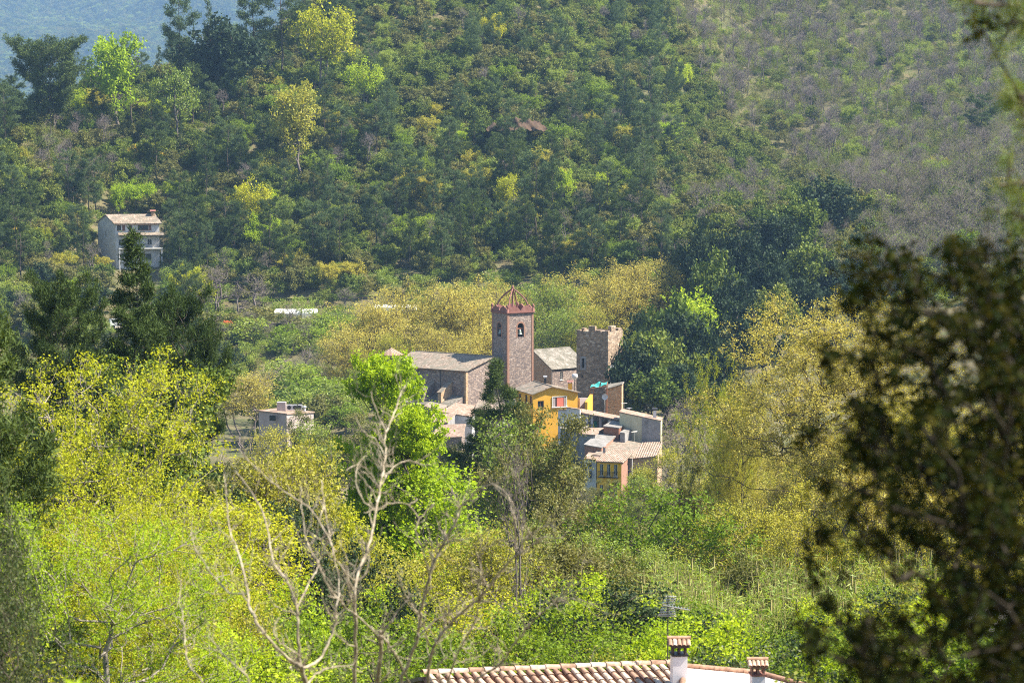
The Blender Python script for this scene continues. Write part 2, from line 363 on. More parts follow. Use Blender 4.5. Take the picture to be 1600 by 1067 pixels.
def broadleaf(seed, Hh, W, base, n_att, lobes, nleaf, lsize, clump, r_tip=.02, twigs=3, twig_len=.9, stems=1, aspect=.6, up=.25, shell=.5, power=.46, top=.5, flat=.7, twig_r=.4, fill=.0):
    rng=np.random.default_rng(seed); wood=Veg(); leaf=Veg()
    att=crown_points(rng,n_att,Hh,W,base,lobes,shell,top)
    allt=[]; alld=[]
    groups=np.arange(n_att)%stems
    for s_ in range(stems):
        lean=rng.normal(size=2)*W*(.04 if stems==1 else .14); th=(base+(Hh-base)*.55)
        tr=[np.array([lean[0]*f+ (rng.normal()*.012*Hh if f>0 else 0), lean[1]*f+(rng.normal()*.012*Hh if f>0 else 0), -.6*(f==0)+th*f]) for f in np.linspace(0,1,8)]
        A=att[groups==s_]
        pos,par,rad,tips=skeleton(rng,tr,A,r_tip,power)
        k=np.arange(1,len(pos)); rr=rad.copy()
        wood.segs(pos[par[k]],pos[k],np.minimum(rr[par[k]],rr[k]*1.6),rr[k],5)
        allt.append(pos[tips]); d=pos[tips]-pos[par[tips]]; alld.append(d/(np.linalg.norm(d,axis=1,keepdims=True)+1e-9))
    T=np.concatenate(allt); Dd=np.concatenate(alld)
    tp=np.repeat(T,twigs,0); td=np.repeat(Dd,twigs,0)+rng.normal(size=(len(tp),3))*.75; td[:,2]+=.25
    td/=np.linalg.norm(td,axis=1,keepdims=True); L=rng.uniform(.5,1.3,(len(tp),1))*twig_len
    t1=tp+td*L
    wood.segs(tp,t1,r_tip*.8*twig_r*2,r_tip*.25,3)
    # side twiglets
    q=tp+td*L*rng.uniform(.3,.8,(len(tp),1)); dd=td+rng.normal(size=td.shape)*.7; dd/=np.linalg.norm(dd,axis=1,keepdims=True)
    t2=q+dd*L*.5; wood.segs(q,t2,r_tip*.5*twig_r*2,r_tip*.2,3)
    if nleaf:
        ends=np.concatenate([t1,t2,tp]); 
        idx=rng.integers(0,len(ends),nleaf); g=rng.normal(size=(nleaf,3))*clump; g[:,2]*=flat
        c=ends[idx]+g
        leaf.leaves(rng,c,lsize,lsize*aspect,up)
        if fill:
            nf=int(nleaf*fill); idx=rng.integers(0,len(T),nf); cc=np.array([0,0,base+(Hh-base)*.45])
            c=T[idx]*.72+cc*.28+rng.normal(size=(nf,3))*clump*1.4; leaf.leaves(rng,c,lsize*1.2,lsize,up)
    return wood,leaf
def pine(seed, Hh, W, base, nbr, tufts, needles, nl, nw, top_round=.5, r=.012, droop=.1, shape='cone', upt=.35):
    rng=np.random.default_rng(seed); wood=Veg(); leaf=Veg()
    zs=np.linspace(0,1,12); tr=np.stack([np.cumsum(rng.normal(size=12))*.006*Hh, np.cumsum(rng.normal(size=12))*.006*Hh, zs*Hh*.98],1); tr[0]=[0,0,-.6]
    rt=r*Hh*(1-zs*.92)
    wood.segs(tr[:-1],tr[1:],rt[:-1],rt[1:],6)
    P0=[];P1=[];R0=[];C=[];Dn=[]
    for k in range(nbr):
        f=(k+rng.random())/nbr; h=base+(Hh-base)*f
        if shape=='cone': L=W/2*(1-f)**1.05*rng.uniform(.6,1.2)+.02*W
        elif shape=='round': L=W/2*math.sqrt(max(.05,1-((f-.45)/.6)**2))*rng.uniform(.6,1.1)
        else: L=W/2*(.35+.75*f if f<.75 else .9*(1-(f-.75)/.33))*rng.uniform(.6,1.05)
        a=rng.uniform(0,6.28) if k%5 else rng.uniform(0,6.28); 
        o=np.array([np.interp(h,tr[:,2],tr[:,0]),np.interp(h,tr[:,2],tr[:,1]),h])
        d=np.array([math.cos(a),math.sin(a),0]); rise=(-droop+upt*f)
        ns=5; pts=[o+d*L*t+np.array([0,0,L*(rise*t+.22*t*t)])+rng.normal(size=3)*L*.03*(t>0) for t in np.linspace(0,1,ns)]
        for a_,b_,t in zip(pts,pts[1:],range(ns)):
            P0.append(a_);P1.append(b_);R0.append(r*Hh*.28*(1-f*.7)*(1-t/ns*.7))
        nt=max(3,int(tufts*L/(W/2)))
        for j in range(nt):
            t=rng.uniform(.3,1)**.7; i=min(ns-2,int(t*(ns-1))); q=pts[i]*(1-(t*(ns-1)-i))+pts[i+1]*(t*(ns-1)-i)
            side=np.array([-d[1],d[0],0])*rng.normal()*L*.22*(1.1-t*.5); dz=abs(rng.normal())*L*.07
            e=q+side+d*L*.06*rng.random()+np.array([0,0,dz])
            P0.append(q);P1.append(e);R0.append(r*Hh*.05)
            C.append(e); dn=(d*.6+side/(np.linalg.norm(side)+1e-6)*.5+np.array([0,0,.5])); Dn.append(dn)
    P0=np.array(P0);P1=np.array(P1);R0=np.array(R0); wood.segs(P0,P1,R0,R0*.7,3)
    C=np.array(C);Dn=np.array(Dn)
    C2=np.repeat(C,needles,0); T=np.repeat(Dn,needles,0)*.5+rng.normal(size=(len(C2),3))*.8; T[:,2]+=.25
    T/=np.linalg.norm(T,axis=1,keepdims=True)
    leaf.leaves(rng,C2+T*nl*.45+rng.normal(size=C2.shape)*nl*.35,nl,nw,0,T=T)
    return wood,leaf
PROTO={}
def proto(key, gen, woodmat, h, leafmat):
    wd,lf=gen
    PROTO[key]=(wd.mesh(key+'_wood',woodmat), lf.mesh(key+'_leaves',leafmat) if lf.V else None, h)
class Thing: pass
def plant(name, key, X, Y, Hh, leafmat=None, label=None, cat='tree', group=None, wscale=1.0, rz=None, z=None, tilt=0, sink=0.0):
    wm,lm,h=PROTO[key]
    rz=random.uniform(0,6.28) if rz is None else rz
    e=empty(name,(X,Y,(H(X,Y) if z is None else z)-sink),rz); s=Hh/h; e.scale=(s*wscale,s*wscale,s)
    if tilt: e.rotation_euler=(random.uniform(-tilt,tilt),random.uniform(-tilt,tilt),rz)
    shrub=cat in('shrub','bush')
    t=obj('stem' if shrub else 'trunk',wm,e)
    if lm:
        c=obj('foliage' if shrub else 'crown',lm,e)
        if leafmat: c.material_slots[0].link='OBJECT'; c.material_slots[0].material=LM[leafmat]
    tag(e,label,cat,group)
    return e
rnd=random.Random(11); random.seed(7)
bk=M['bark']; gb=M['greybark']; pb=M['palebark']
# far-size prototypes (hill)
for k in range(4): proto('hoak%d'%k, broadleaf(20+k,8,8.2,1.0,60,9,5200,.40,.36,.03,3,.6,stems=1+k%3,fill=.25,aspect=.75,up=.5),bk,8,LM['oak'])
for k in range(3): proto('hleaf%d'%k, broadleaf(40+k,10,7.5,2.0,60,8,4200,.36,.36,.03,3,.8,stems=1+k%2,fill=.1,up=.5),gb,10,LM['green'])
for k in range(3): proto('hpine%d'%k, pine(50+k,15,6.0,5.0,40,24,11,.45,.09,shape='round'),bk,15,LM['pine'])
for k in range(2): proto('hfir%d'%k, pine(55+k,13,5.6,1.2,60,20,9,.42,.10,shape='cone',droop=.15),bk,13,LM['pine'])
for k in range(4): proto('hbare%d'%k, broadleaf(60+k,10,4.4,1.5,80,8,420,.20,.4,.022,4,1.0,stems=1+k%3,shell=.1,twig_r=.5),gb,9,LM['brownbud'])
for k in range(3): proto('hplane%d'%k, broadleaf(70+k,20,15,3,190,16,14500,.27,.45,.04,3,1.2,shell=.3,twig_r=.45),bk,20,LM['gold'])
for k in range(3): proto('hscrub%d'%k, broadleaf(80+k,2.4,3.2,.2,26,6,900,.22,.24,.015,2,.35,stems=3),bk,2.4,LM['olive'])
proto('umbrella', pine(90,13,15,4.0,90,70,14,.5,.10,shape='umb',upt=.7),bk,13,LM['pine'])

# ------------------------------------------------------------------ hillside wood
SIL=[(0,440),(60,480),(150,500),(330,600),(420,650),(530,620),(560,560),(600,470),(1060,470),(1100,600),(1200,540),(1300,500),(1420,540),(1480,440),(1600,420)]
silx=[a for a,b in SIL]; sily=[b for a,b in SIL]
def region(px,py):
    if abs(px-207)<75 and 320<py<470: return 'beside the white hillside house'
    if px<170 and py<330: return 'on the left shoulder of the hill by the umbrella pine'
    if px<560 and py<190: return 'just below the skyline at upper left'
    if px<560 and py<330: return 'on the slope above the white hillside house'
    if px<600: return 'round the terraces with the two pale greenhouses'
    if px<1060 and py<130: return 'high on the slope at the top of the view'
    if px<1060 and py<270: return 'on the slope around the red earth bank'
    if px<1060: return 'on the lower slope above the golden trees'
    if py<300: return 'on the bare brown slope at upper right'
    return 'on the dark wooded spur right of the castle tower'
ZONE_BARE=[(985,-40),(1110,130),(1140,200),(1240,280),(1340,330),(1420,420),(1700,470),(1700,-40)]
def inpoly(x,y,p):
    c=False; j=len(p)-1
    for i in range(len(p)):
        if (p[i][1]>y)!=(p[j][1]>y) and x<(p[j][0]-p[i][0])*(y-p[i][1])/(p[j][1]-p[i][1])+p[i][0]: c=not c
        j=i
    return c
CLEAR=[[(158,345),(262,345),(270,525),(150,525)],           # white house
       [(300,462),(600,462),(600,620),(380,620),(300,540)],  # terraces
       [(745,425),(800,408),(850,405),(850,416),(745,438)],           # track
       [(755,195),(860,195),(860,214),(755,210)],            # earth bank
       [(60,488),(260,488),(260,560),(60,560)],
       [(560,440),(1100,430),(1100,700),(560,700)]]
pts=[]; grid={}
def far_enough(x,y,r):
    gx_,gy_=int(x//6),int(y//6)
    for a in range(gx_-1,gx_+2):
        for b in range(gy_-1,gy_+2):
            for (u,v,q) in grid.get((a,b),()):
                if (u-x)**2+(v-y)**2<((r+q)*.5)**2: return False
    grid.setdefault((gx_,gy_),[]).append((x,y,r)); return True
KEEP=[]                                                    # room for the trees placed by hand
def hand(name,key,px,toppy,Y,leafmat,label,cat='tree',group=None,ws=1.0,basepy=None,rz=None):
    if key.startswith('hleaf'): ws*=.72
    x=(px-800)/F*Y; x=P(px,toppy,Y).x; zt=P(px,toppy,Y).z; zg=H(x,Y)
    hh=max(zt-zg,1.5)
    far_enough(x,Y,3)
    return plant(name,key,x,Y,hh,leafmat,label,cat,group,ws,rz)
# named trees of the hill
hand('umbrella_pine','umbrella',78,84,600,'pine','broad dark umbrella pine on the skyline at the far upper left','pine tree',ws=.95)
hand('leafy_tree','hleaf0',180,48,615,'lime','bright lime green tree on the skyline right of the umbrella pine',ws=1.0)
hand('pine_tree','hpine0',205,60,618,'pine','slim dark pine directly behind the lime green skyline tree','pine tree',ws=.8)
hand('pine_tree','hpine1',281,-4,640,'bluepine','tall leaning pine standing alone on the skyline ridge','pine tree',ws=.9)
hand('fir_tree','hfir0',326,0,645,'pine','pointed fir right of the lone skyline pine','fir tree',ws=.7)
hand('oak_tree','hoak1',345,34,642,'darkoak','round dark oak at the foot of the pointed skyline fir','oak tree')
hand('pine_tree','hpine2',395,-25,655,'bluepine','skyline pine with a crown cut by the top edge, right of the fir','pine tree',ws=.9)
hand('pine_tree','hpine0',440,-50,655,'pine','tall dark trunked pine behind the top edge at upper left','pine tree',ws=1.0)
hand('leafy_tree','hleaf1',500,-10,650,'yellow','yellow green tree on the ridge beside the tall top edge pines')
hand('leafy_tree','hleaf2',276,103,610,'palegreen','rounded pale green tree in the middle of the left ridge slope',ws=.9)
hand('leafy_tree','hleaf0',465,125,600,'goldgreen','feathery pale budding tree on the upper left slope')
hand('leafy_tree','hleaf1',567,88,640,'lime','small pointed lime tree high on the slope right of the ridge pines')
hand('leafy_tree','hleaf2',772,18,690,'yellow','yellow green tree near the top edge in the middle')
hand('leafy_tree','hleaf1',1065,92,690,'lime','lime tree at the edge of the bare brown slope')
hand('leafy_tree','hleaf0',1255,62,800,'gold','orange gold tree alone on the bare brown slope',ws=1.2)
hand('pine_tree','hpine1',1018,95,640,'bluepine','tall thin grey green pine with bare trunk left of the bare slope','pine tree',ws=.8)
hand('pine_tree','hpine2',975,95,640,'bluepine','first of the tall thin pines beside the red earth bank','pine tree',ws=.7)
hand('pine_tree','hpine0',838,238,560,'bluepine','big airy blue green pine above the bell tower','pine tree',ws=1.1)
hand('pine_tree','hpine1',862,262,556,'pine','darker pine just right of the big airy pine above the bell tower','pine tree',ws=.9)
hand('leafy_tree','hleaf2',880,262,575,'lime','lime green tree touching the big airy pine')
hand('leafy_tree','hleaf0',795,270,572,'yellow','yellow green tree left of the big airy pine')
hand('leafy_tree','hleaf1',390,272,560,'yellow','bright yellow green tree on the slope right of the white house',ws=.9)
hand('leafy_tree','hleaf2',408,330,552,'lime','lime tree below the bright yellow green tree near the white house')
hand('leafy_tree','hleaf2',300,414,515,'yellow','yellow budding tree below and right of the white house',ws=1.0)
hand('leafy_tree','hleaf1',65,350,545,'yellow','yellow flowering tree left of the white house')
hand('leafy_tree','hleaf0',185,285,575,'lime','light lime tree directly above the white house roof')
hand('fir_tree','hfir1',263,345,552,'pine','dark fir pressed against the right side of the white house','fir tree',ws=.9)
hand('fir_tree','hfir0',130,330,545,'pine','dark fir on the left side of the white house','fir tree',ws=.9)
hand('pine_tree','hpine1',490,318,545,'bluepine','grey green pine right of the bright yellow tree, mid slope','pine tree',ws=1.3)
hand('pine_tree','hpine2',350,300,552,'pine','round dense dark pine halfway between the house and the yellow tree','pine tree',ws=1.5)
hand('leafy_tree','hleaf0',1000,330,560,'palegreen','pale yellow green tree at the right end of the lower slope')
hand('leafy_tree','hleaf2',1080,270,600,'palegreen','light tree on the slope edge above the oak spur')
hand('leafy_tree','hleaf1',1330,352,520,'goldgreen','yellow green tree standing out on the dark oak spur')
hand('leafy_tree','hleaf2',1085,455,440,'lime','small bright lime tree on top of the dark oaks by the castle tower',ws=1.3)
hand('pine_tree','hpine0',1530,150,640,'pine','dark conifer shading the slope at the right edge','pine tree',ws=1.6)
hand('fir_tree','hfir1',860,190,640,'darkoak','narrow dark cypress beside the red earth bank','cypress',ws=.7)
for k,(px,tp,Y) in enumerate(((742,300,553),(768,318,549),(905,300,556),(938,290,560),(962,310,558),(985,322,556),(722,322,548),(700,335,545),(640,330,545))):
    hand('pine_tree','hpine%d'%(k%3),px,tp,Y,'bluepine' if k%2 else 'pine','tall pine with bare dark trunk, '+('first left of the white van','second left of the white van','first right of the big airy pine','second right of the big airy pine','third right of the big airy pine','rightmost of those by the dirt track','third left of the white van','fourth left of the white van','leftmost of those above the dirt track')[k],'pine tree','tall pines along the dirt track',.75)
# golden plane trees behind the church
gold=[(535,505,452,1.0),(575,470,458,1.0),(620,448,464,1.0),(668,437,468,1.05),(715,440,466,1.0),(752,470,458,.9),(790,425,474,.8),(600,520,444,1.0),(655,505,446,1.0),(705,505,444,1.0),
      (850,440,470,1.0),(895,425,474,1.0),(940,420,476,1.0),(985,410,480,1.05),(1030,408,482,1.0),(1060,415,482,.8),(880,480,455,.9),(925,480,452,.9),(560,560,440,.8)]
gl=['at the left end of the row behind the church','second from the left in the row behind the church','third from the left behind the church roof','fourth from the left, tallest left of the bell tower','left of the bell tower, just behind it','touching the left side of the bell tower','small one right behind the bell tower crown',
    'in front of the row over the church apse','in front of the row over the nave roof','in front of the row beside the bell tower','immediately right of the bell tower','halfway between the two towers','above the castle tower','behind the castle tower to its right','second from the right end of the row','at the right end of the row by the oaks','over the roof between the two towers','directly behind the castle tower','low at the left, above the lime green tree']
for k,((px,tp,Y,ws),g) in enumerate(zip(gold,gl)):
    lm='gold' if k not in (10,16,17,18,7) else ('goldgreen' if k in(7,17) else 'palegreen')
    hand('plane_tree','hplane%d'%(k%3),px,tp,Y,lm,('golden' if lm=='gold' else 'gold green' if lm=='goldgreen' else 'fresh green')+' budding plane tree '+g,'plane tree','plane trees along the river behind the church',ws*1.0)
# oaks of the spur
spur=[(1040,448,420,9),(1000,500,405,9),(1075,500,408,10),(1040,520,398,10),(1110,520,402,9),(990,540,392,7),(1020,580,388,9),(1075,575,390,9),(1120,590,395,9),
      (1120,400,462,9),(1160,372,476,9),(1195,340,492,10),(1240,300,510,11),(1290,282,522,11),(1200,400,462,9),(1250,385,470,9),(1300,390,476,9),(1150,440,446,9),(1210,450,444,9),(1265,440,448,9),(1330,430,455,9),(1370,300,540,9),(1150,480,430,8),(1190,500,428,8),(1380,380,500,9),(1100,350,480,8)]
sl_=['crowning the knoll right of the castle tower','leaning over the castle tower','in the middle of the knoll','lower on the knoll above the village','on the right flank of the knoll','against the castle tower wall','in the shade above the cream village house','above the village roofs','at the right foot of the knoll']
for k,(px,tp,Y,wd) in enumerate(spur):
    x=P(px,tp,Y).x; hh=P(px,tp,Y).z-H(x,Y); 
    if k<9: lb='dark evergreen oak '+sl_[k]
    else: lb='tall dark oak crowding the shaded spur right of the castle tower'
    far_enough(x,Y,6)
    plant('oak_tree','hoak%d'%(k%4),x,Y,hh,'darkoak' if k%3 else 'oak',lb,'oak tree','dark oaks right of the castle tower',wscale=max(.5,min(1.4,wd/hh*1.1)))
# random wood
rest=[]; count={}
cand=[]
for _ in range(60000):
    Y=rnd.uniform(478,1010); u=rnd.uniform(-.232,.232); X=u*Y
    cand.append((X,Y))
cz=height(np.array([c[0] for c in cand]),np.array([c[1] for c in cand]))
for (X,Y),Z in zip(cand,cz):
    px,py=proj(X,Y,Z)
    if py<-60 or any(inpoly(px,py,q) for q in CLEAR[:6]): continue
    ztest=proj(X,Y,Z+8)[1]
    if ztest>np.interp(px,silx,sily)+10: continue
    # behind the ridge?
    tt=np.linspace(.55,.97,30); line=CAMZ+(Z+7-CAMZ)*tt
    if np.any(height(X*tt,Y*tt)>line+1): continue
    bare=inpoly(px,py,ZONE_BARE); patch=(math.sin(X*.045+1)+math.sin(Y*.05+X*.02)+rnd.uniform(-.8,.8))
    r=rnd.random()
    if bare: kind='bare' if r<.68 else ('leaf' if r<.77 else ('oak' if r<.93 else 'scrub'))
    elif 60<px<460 and 170<py<330 and patch>.2: kind='bare' if r<.45 else ('oak' if r<.8 else 'scrub')
    elif px>1380 and py>300: kind='bare' if r<.75 else 'oak'
    elif px>1060: kind='oak' if r<.9 else 'bare'
    else:
        kind='oak' if r<.50 else ('pine' if r<.66 else ('fir' if r<.69 else ('leaf' if r<.87 else ('bare' if r<.91 else 'scrub'))))
    rad={'bare':2.1,'leaf':3.8,'oak':3.4,'scrub':2.2,'pine':3.6,'fir':3.6}[kind]
    if not far_enough(X,Y,rad): continue
    pts.append((X,Y,Z,px,py,kind,patch))
pts.sort(key=lambda p:p[1])
CAP={'oak':165,'bare':290,'leaf':150,'pine':100,'fir':50,'scrub':0}
NAME={'oak':'oak_tree','bare':'bare_tree','leaf':'leafy_tree','pine':'pine_tree','fir':'fir_tree'}
GR={'oak':'evergreen oaks covering the hillside','bare':'leafless trees on the hillside','leaf':'fresh green broadleaf trees scattered on the hillside','pine':'pines scattered through the hillside wood','fir':'pointed firs in the hillside wood'}
for (X,Y,Z,px,py,kind,patch) in pts:
    inb=-10<px<1610 and py<620 and (py>-5 or kind!='scrub')
    c=count.get(kind,0)
    if not inb or c>=CAP[kind]:
        rest.append((X,Y,Z,kind)); continue
    count[kind]=c+1; rg=region(px,py)
    if kind=='oak':
        hh=rnd.uniform(3.8,7.6); lm=rnd.choice(['oak','oak','olive','darkoak','olive']); n='hoak%d'%rnd.randrange(4)
        lb={'oak':'green','darkoak':'dark green','olive':'dull olive'}[lm]+' evergreen oak '+rg
    elif kind=='bare':
        hh=rnd.uniform(5.5,9); lm=rnd.choice(['brownbud','brownbud','palegreen']); n='hbare%d'%rnd.randrange(4); lb=('leafless grey tree ' if lm=='brownbud' else 'thin budding tree ')+rg
    elif kind=='leaf':
        hh=rnd.uniform(5,9); lm=rnd.choice(['green','green','palegreen','palegreen','lime','goldgreen']); n='hleaf%d'%rnd.randrange(3)
        lb={'green':'fresh green','palegreen':'pale green','lime':'bright lime','goldgreen':'yellow green'}[lm]+' spring tree '+rg
    elif kind=='pine':
        hh=rnd.uniform(11,17); lm=rnd.choice(['pine','bluepine']); n='hpine%d'%rnd.randrange(3); lb={'pine':'dark green','bluepine':'grey green'}[lm]+' pine '+rg
    else:
        hh=rnd.uniform(8,13); lm='pine'; n='hfir%d'%rnd.randrange(2); lb='pointed dark fir '+rg
    plant(NAME[kind],n,X,Y,hh,lm,lb,{'oak':'oak tree','pine':'pine tree','fir':'fir tree'}.get(kind,'tree'),GR[kind],wscale=rnd.uniform(.85,1.25),z=Z-.2)

# ------------------------------------------------------------------ scattered mass (stuff) through geometry nodes
def scatter(name, pts, srcs, mats, label, cat):
    """pts: (x,y,z,scale,kindindex); srcs: list of (mesh-carrying objects) ; one object, kind = stuff"""
    me=D.meshes.new(name); me.from_pydata([p[:3] for p in pts],[],[])
    a=me.attributes.new('sc','FLOAT','POINT'); a.data.foreach_set('value',[p[3] for p in pts])
    a=me.attributes.new('kd','INT','POINT'); a.data.foreach_set('value',[p[4] for p in pts])
    a=me.attributes.new('rt','FLOAT_VECTOR','POINT'); a.data.foreach_set('vector',np.array([(0,0,rnd.uniform(0,6.28)) for p in pts]).ravel())
    o=obj(name,me); g=D.node_groups.new(name,'GeometryNodeTree')
    g.interface.new_socket('Geometry',in_out='INPUT',socket_type='NodeSocketGeometry'); g.interface.new_socket('Geometry',in_out='OUTPUT',socket_type='NodeSocketGeometry')
    N=g.nodes.new; L=g.links.new; gi=N('NodeGroupInput'); go=N('NodeGroupOutput'); jn=N('GeometryNodeJoinGeometry')
    def attr(nm,ty):
        n=N('GeometryNodeInputNamedAttribute'); n.data_type=ty; n.inputs[0].default_value=nm; return n.outputs[0]
    sc_=attr('sc','FLOAT'); kd=attr('kd','INT'); rt=attr('rt','FLOAT_VECTOR'); er=N('FunctionNodeEulerToRotation'); L(rt,er.inputs[0])
    for k,(so,mt) in enumerate(zip(srcs,mats)):
        oi=N('GeometryNodeObjectInfo'); oi.transform_space='ORIGINAL'; oi.inputs[0].default_value=so
        sm=N('GeometryNodeSetMaterial'); sm.inputs['Material'].default_value=mt; L(oi.outputs['Geometry'],sm.inputs[0])
        cp=N('FunctionNodeCompare'); cp.data_type='INT'; cp.operation='EQUAL'; L(kd,cp.inputs[2]); cp.inputs[3].default_value=k
        ip=N('GeometryNodeInstanceOnPoints'); L(gi.outputs[0],ip.inputs['Points']); L(cp.outputs[0],ip.inputs['Selection']); L(sm.outputs[0],ip.inputs['Instance'])
        L(er.outputs[0],ip.inputs['Rotation']); L(sc_,ip.inputs['Scale']); L(ip.outputs[0],jn.inputs[0])
    L(jn.outputs[0],go.inputs[0]); md=o.modifiers.new('scatter','NODES'); md.node_group=g
    for m_ in mats:
        if m_.name not in [q.name for q in me.materials]: me.materials.append(m_)
    return tag(o,label,cat,kind='stuff')
def src(key,leaf=True):
    m=PROTO[key][1 if leaf else 0]
    for o in D.objects:
        if o.data is m: return o
K=[('hoak0','oak'),('hoak1','oak'),('hoak2','olive'),('hleaf0','palegreen'),('hbare0','brownbud'),('hbare1',None),('hbare2','brownbud'),('hpine0','bluepine'),('hfir0','pine')]
wp=[]
for (X,Y,Z,kind) in rest:
    if kind=='pine': wp.append((X,Y,Z-.2,rnd.uniform(.6,1.0),rnd.choice([7,0,2])))
    elif kind=='fir': wp.append((X,Y,Z-.2,rnd.uniform(.6,1.0),8))
    elif kind=='oak': bz=inpoly(*proj(X,Y,Z),ZONE_BARE); wp.append((X,Y,Z-.2,rnd.uniform(.3,.6) if bz else rnd.uniform(.45,.9),rnd.randrange(3)))
    elif kind=='leaf': wp.append((X,Y,Z-.2,rnd.uniform(.35,.75),3))
    elif kind=='bare': s=rnd.uniform(.65,1.1); k=rnd.choice([5,6,4]); wp.append((X,Y,Z-.2,s,k))
scatter('hillside_wood',wp,[src(k,l is not None) for k,l in K],[LM[l] if l else gb for k,l in K],'continuous mixed wood filling the hillside between the single trees','woodland')
# brambles on the terraces
for k in range(90):
    px,py=rnd.uniform(300,600),rnd.uniform(468,610); Y=508+ (560-py)*.22+rnd.uniform(-6,6)
    if 415<px<510 and py<535: continue
    x=P(px,py,Y).x; lm=rnd.choice(['brownbud','brownbud','olive','palegreen','green'])
    if not far_enough(x,Y,1.5): continue
    plant('bramble','hbare%d'%rnd.randrange(4) if lm=='brownbud' else 'hscrub%d'%rnd.randrange(3),x,Y,rnd.uniform(1.8,4),lm,{'brownbud':'leafless grey','olive':'dull olive','palegreen':'pale green','green':'fresh green'}[lm]+' thicket on the terraces below the two pale greenhouses','bush','brambles and bushes on the terraces',wscale=2.0)
for k,(px,tp,Y,lm) in enumerate(((398,430,520,'brownbud'),(340,425,518,'brownbud'),(452,478,513,'brownbud'),(372,455,516,'brownbud'),(310,440,514,'brownbud'),(540,455,524,'palegreen'))):
    hand('bare_tree','hbare%d'%(k%4),px,tp,Y,lm,['spreading bare tree below the grass edged wall','bare tree left of the spreading one by the terraces','dark small bare tree in front of the greenhouses','bare tree leaning over the orange netting','leftmost bare tree of the terraces','budding tree at the right end of the grass edged wall'][k],ws=1.5)
# low scrub between the trees, hill and near valley
plant('scrub_bush','hscrub0',P(620,195,600).x,600,3.0,'broom','yellow broom bush flowering on the slope below the ridge','bush','yellow broom bushes in flower')
br=[(560,172,610),(640,180,612),(720,205,606),(760,212,600),(95,180,585),(135,176,588),(215,165,600),(235,168,600),(70,365,548),(15,370,545),(400,180,605)]
for px,py,Y in br:
    x=P(px,py,Y).x; plant('scrub_bush','hscrub%d'%rnd.randrange(3),x,Y,rnd.uniform(2.5,4),'broom','yellow broom bush flowering on the open slope','bush','yellow broom bushes in flower',wscale=1.3)
s1=plant('scrub_bush','hscrub1',P(590,222,590).x,590,2.6,'olive','grey olive bush on the slope below the flowering broom','bush')
s2=plant('scrub_bush','hscrub2',P(500,215,590).x,590,2.6,'olive','small olive coloured bush on the upper left slope','bush')
sp=[]
for _ in range(14000):
    Y=rnd.uniform(470,900); X=rnd.uniform(-.232,.232)*Y
    sp.append((X,Y))
zz=height(np.array([p[0] for p in sp]),np.array([p[1] for p in sp])); s2_=[]
for (X,Y),Z in zip(sp,zz):
    px,py=proj(X,Y,Z)
    if py<-30 or inpoly(px,py,CLEAR[0]) or inpoly(px,py,CLEAR[2]) or inpoly(px,py,[(700,180),(890,190),(890,215),(700,205)]): continue
    if inpoly(px,py,CLEAR[1]) and rnd.random()<.45: continue
    s2_.append((X,Y,Z-.15,rnd.uniform(.5,1.5),rnd.choice([0,1,2,2])))
scatter('hillside_scrub',s2_,[src('hscrub0'),src('hscrub1'),src('hscrub2')],[LM['olive'],LM['oak'],LM['palegreen']],'low scrub and undergrowth covering the slope between trees','scrub')
# far mountain wood
fp=[]; q=[(rnd.uniform(-1500,-60),rnd.uniform(3800,5600)) for _ in range(90000)]
for X,Y in q:
    if not(-.25<X/Y<-.03): continue
    Z=float(fheight(X,Y)); px,py=proj(X,Y,Z)
    if py<-40 or py>230: continue
    fp.append((X,Y,Z-1,rnd.uniform(1.0,2.0),rnd.choice([0,1,1,2,2,3,3]) if rnd.random()>.03 else 4))
scatter('distant_wood',fp,[src('hoak0'),src('hoak1'),src('hoak2'),src('hoak3'),src('hleaf2')],[LM['oak'],LM['oak'],LM['olive'],LM['darkoak'],LM['palegreen']],'hazy blue wood on the distant mountain at upper left','woodland')

# ------------------------------------------------------------------ building helpers
def wall(mb_wall, A, B, z0, z1, ops=(), th=.28, frames=None, glass=None, bars=None, gable=None, depth=.2):
    """wall from A to B (xy), outward normal = right of A->B turned -90deg; ops: (u0,u1,v0,v1) metres with v from z0"""
    A=Vector(A[:2]); B=Vector(B[:2]); L=(B-A).length; d=(B-A)/L; n=Vector((d.y,-d.x))
    us=sorted({0,L,*[o[0] for o in ops],*[o[1] for o in ops]}); hs=z1-z0
    vs=sorted({0,hs,*[o[2] for o in ops],*[o[3] for o in ops]})
    def pt(u,v,k=0): return (A.x+d.x*u-n.x*k, A.y+d.y*u-n.y*k, z0+v)
    for a,b in zip(us,us[1:]):
        for c,e in zip(vs,vs[1:]):
            if any(o[0]-1e-4<a and b<o[1]+1e-4 and o[2]-1e-4<c and e<o[3]+1e-4 for o in ops): continue
            mb_wall.poly([pt(a,c),pt(b,c),pt(b,e),pt(a,e)])
    for (a,b,c,e) in ops:
        mb_wall.poly([pt(a,c),pt(a,c,depth),pt(a,e,depth),pt(a,e)]); mb_wall.poly([pt(b,c),pt(b,e),pt(b,e,depth),pt(b,c,depth)])
        mb_wall.poly([pt(a,c),pt(b,c),pt(b,c,depth),pt(a,c,depth)]); mb_wall.poly([pt(a,e),pt(a,e,depth),pt(b,e,depth),pt(b,e)])
    if gable:    # (u_apex, height)
        mb_wall.poly([pt(0,hs),pt(L,hs),pt(gable[0],hs+gable[1])])
    return pt
